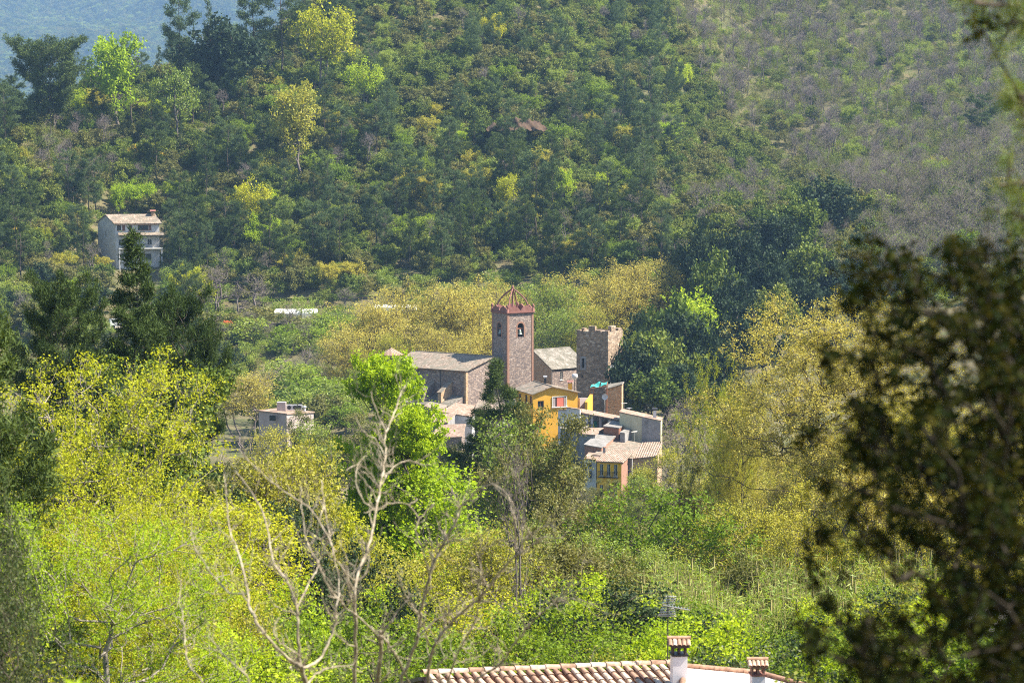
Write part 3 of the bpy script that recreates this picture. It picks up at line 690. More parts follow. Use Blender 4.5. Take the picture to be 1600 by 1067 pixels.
def window(parent, pt, o, glass='glass', frame='frame', shutters=None, depth=.2, mull=True):
    a,b,c,e=o; fr=MB(); w_=.06
    def bar(u0,u1,v0,v1,k0,k1):
        q=[pt(u0,v0,k0),pt(u1,v0,k0),pt(u1,v1,k0),pt(u0,v1,k0),pt(u0,v0,k1),pt(u1,v0,k1),pt(u1,v1,k1),pt(u0,v1,k1)]
        for f in ((0,1,2,3),(7,6,5,4),(0,4,5,1),(1,5,6,2),(2,6,7,3),(3,7,4,0)): fr.poly([q[i] for i in f])
    k0,k1=depth-.10,depth-.03
    bar(a,b,c,c+w_,k0,k1); bar(a,b,e-w_,e,k0,k1); bar(a,a+w_,c+w_,e-w_,k0,k1); bar(b-w_,b,c+w_,e-w_,k0,k1)
    if mull: bar((a+b)/2-.025,(a+b)/2+.025,c+w_,e-w_,k0+.004,k1)
    bar(a-.08,b+.08,c-.09,c-.005,-.08,.05)
    wdw=fr.build('window',M[frame],parent)
    g=MB(); g.poly([pt(a,c,depth-.01),pt(b,c,depth-.01),pt(b,e,depth-.01),pt(a,e,depth-.01)]); g.build('pane',M[glass],wdw)
    if shutters:
        for (s0,s1) in ((a-(b-a)*.5,a-.02),(b+.02,b+(b-a)*.5)):
            fr=MB(); bar(s0,s1,c,e,-.06,-.01)
            if True: fr.build('shutter',M[shutters],wdw)
def slope(mb, q, th=.16, u0=0):
    """tiled slab: q = eave0, eave1, ridge1, ridge0 (3d)"""
    q=[Vector(p) for p in q]; e=(q[1]-q[0]); L=e.length; e=e/L; n=e.cross(q[3]-q[0]).normalized()
    if n.z<0: n=-n
    vdir=n.cross(e)
    uv=[((p-q[0]).dot(e)+u0,(p-q[0]).dot(vdir)) for p in q]
    t=[p+n*0 for p in q]; b=[p-n*th for p in q]
    mb.poly(t,uv); mb.poly(b[::-1],uv[::-1])
    m=len(q)
    for i in range(m):
        j=(i+1)%m; mb.poly([t[i],b[i],b[j],t[j]],[uv[i],uv[i],uv[j],uv[j]])
def frame_of(px,Y,th,py=None):
    x=P(px,py or 600,Y).x; th=R(th)
    a=Vector((math.cos(th),math.sin(th))); b=Vector((-math.sin(th),math.cos(th)))
    return Vector((x,Y)),a,b
def zpy(px,py,Y): return P(px,py,Y).z
def ridge_tiles(parent,p,q,mat,r=.12):
    mb=MB(); mb.tube([p,q],r,6); mb.build('ridge_tiles',mat,parent)
def chimney(parent,x,y,z0,z1,w_,mat,capmat,cap=True):
    mb=MB(); mb.box((x,y,(z0+z1)/2),(w_,w_,z1-z0)); c=mb.build('chimney',mat,parent)
    if cap:
        mb=MB()
        for sx in(-1,1):
            for sy in(-1,1): mb.box((x+sx*w_*.38,y+sy*w_*.38,z1+.12),(w_*.2,w_*.2,.24))
        zc=z1+.24; h_=w_*.85
        mb.poly([(x-h_,y-h_,zc),(x+h_,y-h_,zc),(x+h_,y,zc+w_*.4),(x-h_,y,zc+w_*.4)]); mb.poly([(x+h_,y+h_,zc),(x-h_,y+h_,zc),(x-h_,y,zc+w_*.4),(x+h_,y,zc+w_*.4)])
        mb.poly([(x-h_,y-h_,zc),(x-h_,y,zc+w_*.4),(x-h_,y+h_,zc)]); mb.poly([(x+h_,y-h_,zc),(x+h_,y+h_,zc),(x+h_,y,zc+w_*.4)]); mb.poly([(x-h_,y-h_,zc),(x-h_,y+h_,zc),(x+h_,y+h_,zc),(x+h_,y-h_,zc)])
        mb.build('chimney_cap',capmat,c)
    return c
def gabled(name,label,cat,px,py,Y,th,W,L,rise,wallm,roofm,zbase,axis='b',opsR=(),opsL=(),wshut=None,over=.35,gcol=None,frame='frame',apex=.5,group=None,roofpart='roof',glassd='glass'):
    """near corner at (px,py=eave). right wall runs along a (W), left wall along b (L). axis 'b': ridge runs along b (gable on right wall); 'a': ridge along a (gable on left wall)"""
    N_,a,b=frame_of(px,Y,th,py); ze=zpy(px,py,Y)
    root=empty(name,(N_.x,N_.y,zbase)); tag(root,label,cat,group)
    o=Vector((N_.x,N_.y,zbase))
    def loc(mb): mb.v=[(v[0]-o.x,v[1]-o.y,v[2]-o.z) for v in mb.v]; return mb
    A=N_; B=N_+a*W; C=N_+a*W+b*L; E=N_+b*L
    wl=MB(); hz=ze-zbase
    opsR=[(u0,u1,hz+v0,hz+v1) for u0,u1,v0,v1 in opsR]; opsL=[(u0,u1,hz+v0,hz+v1) for u0,u1,v0,v1 in opsL]  # v below eave (negative)
    ptR=wall(wl,A,B,zbase,ze,opsR,gable=(W*apex,rise) if axis=='b' else None)
    wall(wl,B,C,zbase,ze,gable=(L*.5,rise) if axis=='a' else None)
    wall(wl,C,E,zbase,ze,gable=(W*(1-apex),rise) if axis=='b' else None)
    ptL=wall(wl,E,A,zbase,ze,opsL,gable=(L*.5,rise) if axis=='a' else None)
    wobj=loc(wl).build('wall',wallm,root)
    def wr(pt): return lambda u,v,k=0: tuple(Vector(pt(u,v,k))-o)
    for q in opsR: window(wobj,wr(ptR),q,shutters=wshut,frame=frame,glass=glassd)
    for q in opsL: window(wobj,wr(ptL),q,shutters=wshut,frame=frame,glass=glassd)
    rf=MB(); ov=over; t=.12
    def v3(p,z): return Vector((p.x,p.y,z))
    if axis=='b':
        for (e0,e1,ww) in ((A,E,W*apex),(C,B,W*(1-apex))):
            sgn=1 if e0 is A else -1
            out=-a*sgn; sl_=rise/ww
            p0=e0+out*ov-(b*sgn)*ov; p1=e1+out*ov+(b*sgn)*ov
            rA=A+a*(W*apex)-b*ov; rB=E+a*(W*apex)+b*ov
            r0,r1=(rA,rB) if e0 is A else (rB,rA)
            slope(rf,[v3(p0,ze-ov*sl_+t),v3(p1,ze-ov*sl_+t),v3(r1,ze+rise+t),v3(r0,ze+rise+t)],.14)
        rp=(v3(A+a*(W*apex)-b*ov,ze+rise+t),v3(E+a*(W*apex)+b*ov,ze+rise+t))
    else:
        sl_=rise/(L/2)
        rA=A+b*(L/2)-a*ov; rB=B+b*(L/2)+a*ov
        slope(rf,[v3(A-b*ov-a*ov,ze-ov*sl_+t),v3(B-b*ov+a*ov,ze-ov*sl_+t),v3(rB,ze+rise+t),v3(rA,ze+rise+t)],.14)
        slope(rf,[v3(C+b*ov+a*ov,ze-ov*sl_+t),v3(E+b*ov-a*ov,ze-ov*sl_+t),v3(rA,ze+rise+t),v3(rB,ze+rise+t)],.14)
        rp=(v3(rA,ze+rise+t),v3(rB,ze+rise+t))
    loc(rf); robj=rf.build('roof',roofm,root)
    ridge_tiles(robj,rp[0]-o,rp[1]-o,roofm,.1)
    root['_o']=0; del root['_o']
    return root,wobj,robj,o,(A,B,C,E),ze
def monoroof(name,label,cat,corners,zbase,wallm,roofm,thk=.15,over=.2,group=None):
    """corners: 4 (px,py,Y) clockwise from near-left: roof corner points in space; walls dropped to zbase"""
    pts_=[P(*c) for c in corners]; o=Vector((pts_[0].x,pts_[0].y,zbase)); root=empty(name,o); tag(root,label,cat,group)
    cen=sum(pts_,Vector())/4
    wl=MB()
    inn=[p+(Vector((cen.x,cen.y,p.z))-p).normalized()*over-Vector((0,0,thk)) for p in pts_]
    m=len(pts_)
    for i in range(m):
        j=(i+1)%m; A,B=inn[i],inn[j]
        wl.poly([(A.x-o.x,A.y-o.y,0),(B.x-o.x,B.y-o.y,0),B-o,A-o])
    wo_=wl.build('wall',wallm,root)
    rf=MB(); slope(rf,[p-o for p in pts_],thk); ro=rf.build('roof',roofm,root)
    return root,wo_,ro,o

# ------------------------------------------------------------------ church and bell tower
def arch_pts(cx,w_,z0,z1,n=8):
    r=w_/2; p=[(cx-r,z0),(cx-r,z1-r)]+[(cx-r*math.cos(math.pi*k/n),z1-r+r*math.sin(math.pi*k/n)) for k in range(1,n)]+[(cx+r,z1-r),(cx+r,z0)]
    return p
def arched_wall(mb,A,B,z0,z1,arch,depth=.6):
    """one arched opening: arch=(cx,w,za,zb) ; z absolute"""
    A=Vector(A[:2]);B=Vector(B[:2]);L=(B-A).length;d=(B-A)/L;n=Vector((d.y,-d.x))
    def pt(u,z,k=0): return (A.x+d.x*u-n.x*k,A.y+d.y*u-n.y*k,z)
    cx,w_,za,zb=arch; ap=arch_pts(cx,w_,za,zb)
    mb.poly([pt(0,z0),pt(L,z0),pt(L,za),pt(0,za)])
    mb.poly([pt(0,za),pt(cx-w_/2,za),pt(cx-w_/2,zb-w_/2),pt(0,zb-w_/2)]); mb.poly([pt(cx+w_/2,za),pt(L,za),pt(L,zb-w_/2),pt(cx+w_/2,zb-w_/2)])
    mb.poly([pt(0,zb),pt(L,zb),pt(L,z1),pt(0,z1)])
    top=ap[1:-1]
    for p,q in zip(top,top[1:]):
        mb.poly([pt(p[0],p[1]),pt(q[0],q[1]),pt(q[0],zb),pt(p[0],zb)])
    mb.poly([pt(0,zb-w_/2),pt(cx-w_/2,zb-w_/2),pt(cx-w_/2,zb),pt(0,zb)]); mb.poly([pt(cx+w_/2,zb-w_/2),pt(L,zb-w_/2),pt(L,zb),pt(cx+w_/2,zb)])
    for p,q in zip(ap,ap[1:]+ap[:1]):
        mb.poly([pt(*p),pt(*p,depth),pt(*q,depth),pt(*q)])
    return pt
def bell_tower():
    Y=398; N_,a,b=frame_of(793,Y,31,560); s=5.0; ztop=zpy(793,491,Y); zb=H(N_.x,N_.y)-1
    o=Vector((N_.x,N_.y,zb)); root=empty('bell_tower',o); tag(root,'square rubble stone bell tower with two arched openings and an open iron crown on top','tower')
    A,B,C,E=N_,N_+a*s,N_+a*s+b*s,N_+b*s
    wl=MB(); za,zt=ztop-3.9,ztop-1.55
    for p,q,cx in((A,B,2.55),(B,C,2.5),(C,E,2.5),(E,A,2.3)): arched_wall(wl,p,q,zb,ztop,(cx,1.25,za,zt))
    wl.v=[(v[0]-o.x,v[1]-o.y,v[2]-o.z) for v in wl.v]; wobj=wl.build('wall',M['stone'],root)
    ch=MB(); c=(A+C)/2
    ch.box((c.x-o.x,c.y-o.y,za-zb+1.3),(s-1.4,s-1.4,4.4),R(31)); ch.build('belfry_shade',M['dark'],root)  # solid dark box stands for the shade behind the arches
    # brick quoins
    for p in (A,B,E):
        q=MB(); 
        cc=p-(p-c).normalized()*.2
        q.box((cc.x-o.x,cc.y-o.y,(ztop-zb)/2-.02),(.38,.38,ztop-zb-.1),R(31)); q.build('corner_quoin',M['brick'],root)
    # brick arch surrounds
    for (p,q,cx) in((A,B,2.55),(E,A,2.3)):
        d=(q-p).normalized(); n=Vector((d.y,-d.x)); sb=MB()
        inn=arch_pts(cx,1.25,za,zt); out=arch_pts(cx,1.75,za-.1,zt+.25)
        def pt(u,z,k): return (p.x+d.x*u+n.x*k-o.x,p.y+d.y*u+n.y*k-o.y,z-zb)
        for i in range(len(inn)-1):
            sb.poly([pt(*inn[i],.03),pt(*inn[i+1],.03),pt(*out[i+1],.03),pt(*out[i],.03)]); sb.poly([pt(*out[i],.03),pt(*out[i+1],.03),pt(*out[i+1],-.05),pt(*out[i],-.05)])
        sb.build('arch_surround',M['brick'],root)
        # bell
        bl=MB(); cx2,cy2,_=pt(cx,0,-.30); zc=za-zb+.45
        prof=[(.44,0),(.40,.12),(.30,.35),(.25,.62),(.16,.78),(.05,.82)]
        bl.tube([(cx2,cy2,zc+h_) for r_,h_ in prof],[r_ for r_,h_ in prof],12); be=bl.build('bell',M['bronze'],root,True)
        yk=MB(); yk.box((cx2,cy2,zc+.95),(1.15,.18,.2),math.atan2(d.y,d.x)); yk.build('bell_yoke',M['wood'],be)
    # cornice + scalloped terracotta parapet
    cn=MB(); 
    for k,(ex,h_) in enumerate(((.12,.14),(.24,.12))):
        cn.box((c.x-o.x,c.y-o.y,ztop-zb+.07+k*.135),(s+ex*2,s+ex*2,h_),R(31))
    cn.build('cornice',M['terra'],root)
    zp=ztop-zb+.27; pp=MB()
    for (p,q) in((A,B),(B,C),(C,E),(E,A)):
        d=(q-p).normalized(); n=Vector((d.y,-d.x))
        def pt(u,z,k): return (p.x+d.x*u+n.x*k-o.x,p.y+d.y*u+n.y*k-o.y,z)
        us=np.linspace(.15,s-.15,34)
        hh=[.18+.75*abs(math.sin(u/s*math.pi*2.0))**1.1+.16*abs(math.sin(u/s*math.pi*6)) for u in us]
        for i in range(33):
            u0,u1=us[i],us[i+1]; h0,h1=hh[i],hh[i+1]
            pp.poly([pt(u0,zp,.06),pt(u1,zp,.06),pt(u1,zp+h1,.06),pt(u0,zp+h0,.06)]); pp.poly([pt(u1,zp,-.14),pt(u0,zp,-.14),pt(u0,zp+h0,-.14),pt(u1,zp+h1,-.14)])
            pp.poly([pt(u0,zp+h0,.06),pt(u1,zp+h1,.06),pt(u1,zp+h1,-.14),pt(u0,zp+h0,-.14)])
    pp.build('parapet',M['terra'],root)
    for p in (A,B,C,E):
        f=MB(); q=p-o.to_2d(); prof=[(.22,0),(.22,.55),(.12,.6),(.2,.8),(.24,.95),(.14,1.15),(.03,1.35)]
        f.tube([(q.x,q.y,zp+h_) for r_,h_ in prof],[r_ for r_,h_ in prof],8); f.build('finial',M['terra'],root,True)
    # crown of four ribs meeting over the middle, and a central mast
    cc=c-o.to_2d()
    for p in (A,B,C,E):
        q=p-o.to_2d(); pts_=[]
        q=cc+(q-cc)*.78
        for t in np.linspace(0,1,12):
            f=1-t**2.3; x=cc+(q-cc)*f; pts_.append((x.x,x.y,zp+3.75*t))
        r_=MB(); r_.tube(pts_,.13,6); r_.build('crown_rib',M['terra'],root,True)
    m_=MB(); m_.tube([(cc.x,cc.y,zp),(cc.x,cc.y,zp+3.3)],[.22,.10],8); m_.build('mast',M['terra'],root)
    m_=MB(); m_.tube([(cc.x,cc.y,zp+3.6),(cc.x,cc.y,zp+3.85),(cc.x,cc.y,zp+4.1),(cc.x,cc.y,zp+4.35)],[.12,.26,.2,.03],8); m_.build('ball_finial',M['terra'],root)
bell_tower()
def church():
    A=P(727,580,394); Bk=P(622,572,402); zb=-1.0; ze=A.z; o=Vector((A.x,A.y,zb))
    gd=Vector((.72,.69)); hw=6.3; ap=Vector((A.x,A.y))+gd*hw; C=Vector((A.x,A.y))+gd*hw*2.0
    ld=Vector((Bk.x-A.x,Bk.y-A.y)); B2=Vector((Bk.x,Bk.y)); rise=1.9
    bg_=Vector((.35,.94)); R2=B2+bg_*6.3; D2=B2+bg_*12
    root=empty('church_nave',o); tag(root,'long stone church nave with tiled gable roof, left of the bell tower','church')
    wl=MB(); A2=Vector((A.x,A.y))
    def v(p,z): return (p.x-o.x,p.y-o.y,z-zb)
    wl.poly([v(B2,zb),v(A2,zb),v(A2,ze),v(B2,ze)])
    wl.poly([v(A2,zb),v(C,zb),v(C,ze-.8),v(ap,ze+rise),v(A2,ze)])
    wl.poly([v(D2,zb),v(B2,zb),v(B2,ze),v(R2,ze+rise),v(D2,ze)]); wl.poly([v(C,zb),v(D2,zb),v(D2,ze),v(C,ze-.8)])
    wobj=wl.build('wall',M['stone'],root)
    q=MB(); q.box((.1,.16,(ze-zb)/2-.1),(.5,.5,ze-zb-.25),math.atan2(gd.y,gd.x)); q.build('corner_quoin',M['stonew'],root)
    rf=MB(); t=.18; ln=ld.normalized(); out=Vector((ln.y,-ln.x)); 
    if out.y>0: out=-out
    def V(p,z): return Vector(v(p,z))
    slope(rf,[V(A2+out*.4-ln*.35,ze+t-.1),V(B2+out*.4+ln*.2,ze+t-.1),V(R2+ln*.2,ze+rise+t),V(ap-ln*.35,ze+rise+t)],.16)
    slope(rf,[V(D2,ze+t),V(C-ln*.35,ze-.8+t),V(ap-ln*.35,ze+rise+t),V(R2,ze+rise+t)],.16)
    r=rf.build('roof',M['tile'],root); ridge_tiles(r,V(ap-ln*.35,ze+rise+t),V(R2,ze+rise+t),M['tile'],.13)
    cn=MB(); p0=V(B2+out*.06,ze-.12);p1=V(A2+out*.06,ze-.12); cn.tube([p0,p1],.09,4); cn.build('eave_course',M['brick'],root)
    for k,f in enumerate((.36,.70)):
        x=A2+ld*f+out*.12; dp=MB(); dp.tube([V(x,zb+2),V(x,ze-.1)],.05,6); dp.build('drainpipe',M['iron'],root)
    # lean-to chapels with sloping buttress tops against the long wall
    for k,(f,ln_) in enumerate(((.22,3.0),(.48,3.0),(.70,2.8))):
        c=A2+ld*f; mb=MB(); z1=ze-2.0-.2*k; e=c+out*ln_; hw2=.35
        a0=[c-ln*hw2,c+ln*hw2,e+ln*hw2,e-ln*hw2]
        top=[z1,z1,z1-1.5,z1-1.5]
        for i in range(4):
            j=(i+1)%4; mb.poly([v(a0[i],zb),v(a0[j],zb),v(a0[j],top[j]),v(a0[i],top[i])])
        mb.poly([v(a0[i],top[i]) for i in range(4)]); bt=mb.build('buttress',M['stonew' if k==0 else 'stone'],root)
        cp=MB(); slope(cp,[V(a0[3]+out*.15-ln*.1,top[3]+.1),V(a0[2]+out*.15+ln*.1,top[2]+.1),V(a0[1]+ln*.1,z1+.16),V(a0[0]-ln*.1,z1+.16)],.1); cp.build('coping',M['tile'],bt)
    lt=MB(); f0,f1=.02,.98; c0=A2+ld*f0; c1=A2+ld*f1; z1=ze-4.2
    lt.poly([v(c1+out*3.6,zb),v(c0+out*3.6,zb),v(c0+out*3.6,z1-1.2),v(c1+out*3.6,z1-1.2)]); lt.poly([v(c0+out*3.6,zb),v(c0,zb),v(c0,z1),v(c0+out*3.6,z1-1.2)]); lt.poly([v(c1,zb),v(c1+out*3.6,zb),v(c1+out*3.6,z1-1.2),v(c1,z1)])
    lt.build('chapel_wall',M['stone'],root)
    rf=MB(); slope(rf,[V(c0+out*3.9,z1-1.25),V(c1+out*3.9,z1-1.25),V(c1+out*.01,z1+.1),V(c0+out*.01,z1+.1)],.14); rf.build('chapel_roof',M['tilegrey'],root)
church()
# small turret with pyramid roof at the far end of the nave
def turret():
    Y=403; p=P(611,575,Y); zb=-1; zt=zpy(611,556,Y); o=Vector((p.x,p.y+1.5,zb)); root=empty('church_turret',o); tag(root,'small stone turret with flared pyramid tile roof at the left end of the nave','turret')
    n=8; r_=1.75; wl=MB(); wl.tube([(0,0,0),(0,0,zt-zb)],r_,n); wl.build('wall',M['stone'],root)
    for k in range(3):
        an=-math.pi/2+(k-1)*.8; w_=MB(); w_.box((math.cos(an)*r_*.97,math.sin(an)*r_*.97,zt-zb-.7),(.3,.12,.6),an+math.pi/2); w_.build('window',M['dark'],root)
    cn=MB(); cn.tube([(0,0,zt-zb-.1),(0,0,zt-zb+.08)],[r_+.12,r_+.25],n); cn.build('cornice',M['brick'],root)
    rf=MB()
    for k in range(n):
        a0,a1=2*math.pi*k/n,2*math.pi*(k+1)/n; R1=r_+.4; zz0=zt-zb+.09
        q=[Vector((math.cos(a0)*R1,math.sin(a0)*R1,zz0)),Vector((math.cos(a1)*R1,math.sin(a1)*R1,zz0)),Vector((0,0,zz0+1.15))]
        rf.poly(q,[(0,0),(1.6,0),(.8,1.6)])
    rf.build('roof',M['tilered'],root)
turret()
g=gabled('parish_building','stone building with tiled roof and one small white framed window between the two towers','building',863,577,412,40,8.2,10,2.9,M['stone'],M['tilegrey'],-2,axis='a',opsR=[(1.75,2.45,-1.95,-.55)],over=.25)
# the gable end of that building carries a thin sheet in a warmer colour
wl=MB(); A_,B_,C_,E_=g[4]; o=g[3]; dv=(A_-E_).normalized(); nn=Vector((dv.y,-dv.x))*.03; ze=g[5]
def lv(p,z): return (p.x+nn.x-o.x,p.y+nn.y-o.y,z-o.z)
wl.poly([lv(E_,-2),lv(A_,-2),lv(A_,ze-.05),lv((A_+E_)/2,ze+2.82),lv(E_,ze-.05)]); wl.build('gable_wall',M['stonew'],g[0])
sr=MB(); 
dp=MB(); dp.tube([(-.08,-.08,1),(-.08,-.08,g[5]+2)],.06,6); dp.build('drainpipe',M['alu'],g[0])
# castle tower
def castle():
    Y=395; N_,a,b=frame_of(950,Y,62,560); W=5.6; L=5.8; zt=zpy(950,519,Y); zb=-1; o=Vector((N_.x,N_.y,zb))
    root=empty('castle_tower',o); tag(root,'ruined square castle tower of rough stone with broken battlements and a slit window','tower')
    A,B,C,E=N_,N_+a*W,N_+a*W+b*L,N_+b*L; wl=MB()
    ops=[(1.0,1.45,zpy(911,577,Y)-zb,zpy(911,562,Y)-zb),(.9,1.2,zpy(911,592,Y)-zb,zpy(911,588,Y)-zb)]
    wall(wl,A,B,zb,zt); wall(wl,B,C,zb,zt); wall(wl,C,E,zb,zt); pt=wall(wl,E,A,zb,zt,ops,depth=.35)
    for (p,q) in((A,B),(B,C),(C,E),(E,A)):
        pass
    wl.v=[(v[0]-o.x,v[1]-o.y,v[2]-o.z) for v in wl.v]; wo_=wl.build('wall',M['castle'],root)
    dk=MB()
    for (u0,u1,v0,v1) in ops:
        dk.poly([tuple(Vector(pt(u,v,.34))-o) for u,v in((u0,v0),(u1,v0),(u1,v1),(u0,v1))])
    dk.build('slit_window',M['dark'],root)
    sr=MB(); u0,u1,v0,v1=ops[0]
    def bar(a0,a1,c0,c1):
        q=[Vector(pt(a0,c0,-.05))-o,Vector(pt(a1,c0,-.05))-o,Vector(pt(a1,c1,-.05))-o,Vector(pt(a0,c1,-.05))-o]; p=[Vector(pt(a0,c0,.02))-o,Vector(pt(a1,c0,.02))-o,Vector(pt(a1,c1,.02))-o,Vector(pt(a0,c1,.02))-o]
        sr.poly(q)
        for i in range(4): j=(i+1)%4; sr.poly([q[i],p[i],p[j],q[j]])
    bar(u0-.3,u0-.01,v0-.3,v1+.35); bar(u1+.01,u1+.3,v0-.3,v1+.35); bar(u0-.008,u1+.008,v1+.01,v1+.35); bar(u0-.008,u1+.008,v0-.3,v0-.01); sr.build('stone_surround',M['greyrender'],root)
    # broken battlements
    rg=random.Random(4)
    for (p,q,lst) in((E,A,[(0,.7,.18),(2.2,3.4,.85),(3.5,4.4,.2),(4.7,5.2,.12)]),(A,B,[(0.02,.6,.22),(1.2,2.9,.9),(3.9,5.2,.35)]),(B,C,[(.3,1.1,.3)]),(C,E,[(3,3.9,.35)])):
        d=(q-p).normalized(); n=Vector((-d.y,d.x))
        for u0,u1,h_ in lst:
            mb=MB(); c=p+d*(u0+u1)/2+n*.3-o.to_2d(); mb.box((c.x,c.y,zt-zb+h_/2),(u1-u0,.58,h_),math.atan2(d.y,d.x)); mb.build('merlon',M['castle'],root)
    fl=MB(); c=(A+C)/2-o.to_2d(); fl.box((c.x,c.y,zt-zb-.3),(W-.3,L-.3,.2),R(62)); fl.build('tower_floor',M['castle'],root)
    pl=MB(); pt2=lambda u,z: (A.x+a.x*u+a.y*.03-o.x, A.y+a.y*u-a.x*.03-o.y, z-zb)
    pl.poly([pt2(.4,3),pt2(4.2,3),pt2(4.0,zpy(950,585,Y)),pt2(2.2,zpy(950,568,Y)),pt2(.7,zpy(950,572,Y))]); pl.build('plaster_patch',M['white'],root)
castle()
# ------------------------------------------------------------------ village houses
g=gabled('ochre_house','ochre yellow house below the bell tower, tiled gable roof with two chimneys','house',833,615.5,365,20,7.3,7.5,1.0,M['yellow'],M['tile'],-4,apex=.40,
   opsR=[(.75,1.75,-2.2,-1.1)],opsL=[(1.1,2.1,-1.9,-.5),(4.0,5.0,-1.7,-.4),(6.0,6.9,-1.7,-.4)],frame='wood')
root,wo_,ro_,o,(A_,B_,C_,E_),ze=g
# loggia with red curtains; a dark panel stands in for its shaded recess
d=(B_-A_).normalized(); n=Vector((d.y,-d.x))
def q3(u,z,k): return (A_.x+d.x*u+n.x*k-o.x,A_.y+d.y*u+n.y*k-o.y,ze+z-o.z)
def slab(mb,u0,u1,v0,v1,k0,k1,q3):
    q=[q3(u0,v0,k1),q3(u1,v0,k1),q3(u1,v1,k1),q3(u0,v1,k1),q3(u0,v0,k0),q3(u1,v0,k0),q3(u1,v1,k0),q3(u0,v1,k0)]
    for f in ((0,1,2,3),(7,6,5,4),(0,4,5,1),(1,5,6,2),(2,6,7,3),(3,7,4,0)): mb.poly([q[i] for i in f])
lg=MB(); slab(lg,3.2,5.4,-2.1,-.6,.0,.03,q3); lo=lg.build('loggia',M['dark'],root)
fr=MB(); slab(fr,3.1,3.2,-2.1,-.5,0,.1,q3); slab(fr,5.4,5.5,-2.1,-.5,0,.1,q3); slab(fr,3.2,5.4,-.6,-.5,0,.1,q3); slab(fr,3.0,5.6,-2.22,-2.1,0,.2,q3); fr.build('loggia_frame',M['frame'],lo)
for u0,u1,mm in((3.25,3.6,'pink'),(3.85,4.95,'red'),(5.05,5.35,'pink')):
    c=MB(); slab(c,u0,u1,-2.05,-.75,.035,.06,q3); c.build('curtain',M[mm],lo)
for (px,py,w_,mt) in((891,612,.6,'yellow'),(852,597,.35,'iron')):
    p=P(px,py,368); chimney(root,p.x-o.x,p.y-o.y+1,p.z-o.z-1.2,p.z-o.z+1.2 if mt=='yellow' else p.z-o.z+.5,w_,M[mt],M['terra'] if mt=='yellow' else M['alu'])
g=gabled('ochre_row_house','bright ochre house with three tall balcony windows at the lower edge of the village','house',971,722,330,-12,4.2,3.0,1.0,M['greyrender'],M['tilered'],-9,axis='a')
# that house is turned: build its front explicitly
def row_house():
    root,wo_,ro_,o,(A_,B_,C_,E_),ze=g
    D.objects.remove(wo_,do_unlink=True)
    for ch in list(ro_.children): D.objects.remove(ch,do_unlink=True)
    D.objects.remove(ro_,do_unlink=True)
    zb=-9; Y=330; L0=P(933,720,Y-.2); R0=P(971,722.5,Y-1.2); B0=P(990,716,Y+3.5); K0=P(948,712,Y+6)
    L=Vector((L0.x,L0.y));Rr=Vector((R0.x,R0.y));B=Vector((B0.x,B0.y));K=L+(B-Rr)
    ze=R0.z; wl=MB()
    ops=[]; W=(Rr-L).length; hz=ze-zb
    for u in (.38,1.38,2.38): ops.append((u,u+.5,hz-1.95,hz-.3))
    for u in (.38,1.38,2.38): ops.append((u,u+.5,hz-4.9,hz-3.2))
    pt=wall(wl,L,Rr,zb,ze,ops); wall(wl,K,L,zb,ze)
    wl.v=[(v[0]-o.x,v[1]-o.y,v[2]-o.z) for v in wl.v]; fw=wl.build('front_wall',M['yellow2'],root)
    wr=lambda u,v,k=0: tuple(Vector(pt(u,v,k))-o)
    for q in ops: window(fw,wr,q,frame='frame')
    for u in (.38,1.38,2.38):
        bl=MB(); 
        def box2(u0,u1,v0,v1,k0,k1):
            q=[wr(u0,v0,k0),wr(u1,v0,k0),wr(u1,v1,k0),wr(u0,v1,k0),wr(u0,v0,k1),wr(u1,v0,k1),wr(u1,v1,k1),wr(u0,v1,k1)]
            for f in ((0,1,2,3),(7,6,5,4),(0,4,5,1),(1,5,6,2),(2,6,7,3),(3,7,4,0)): bl.poly([q[i] for i in f])
        v0=hz-2.15; box2(u-.2,u+.7,v0,v0+.1,-.4,-.01)
        for t in np.linspace(u-.18,u+.66,8): box2(t,t+.025,v0+.1,v0+.85,-.39,-.36)
        box2(u-.2,u+.7,v0+.85,v0+.9,-.4,-.35); bl.build('balcony',M['iron'],root)
    wl=MB(); wall(wl,Rr,B,zb,ze+.2); wall(wl,B,K,zb,ze+.2); wl.v=[(v[0]-o.x,v[1]-o.y,v[2]-o.z) for v in wl.v]; wl.build('side_wall',M['brick'],root)
    rf=MB(); n=(L-Rr).normalized(); f=Vector((-n.y,n.x)); 
    if f.y>0: f=-f
    e0=L+f*.35-(-n)*.25; e1=Rr+f*.35+(-n)*.3
    def v3(p,z): return Vector((p.x-o.x,p.y-o.y,z-o.z))
    slope(rf,[v3(e0,ze+.12),v3(e1,ze+.12),v3(B-n*.3,ze+1.1),v3(K+n*.2,ze+1.1)],.16); rf.build('roof',M['tilered'],root)
    p=P(944,712,Y+3); chimney(root,p.x-o.x,p.y-o.y,ze+.4-o.z,ze+1.5-o.z,.35,M['greyrender'],M['greyrender'])
row_house()
def blockhouse(name,label,cat,corners,zbase,wallm,roofm,wins=(),group=None,**k):
    return monoroof(name,label,cat,corners,zbase,M[wallm],M[roofm],group=group,**k)
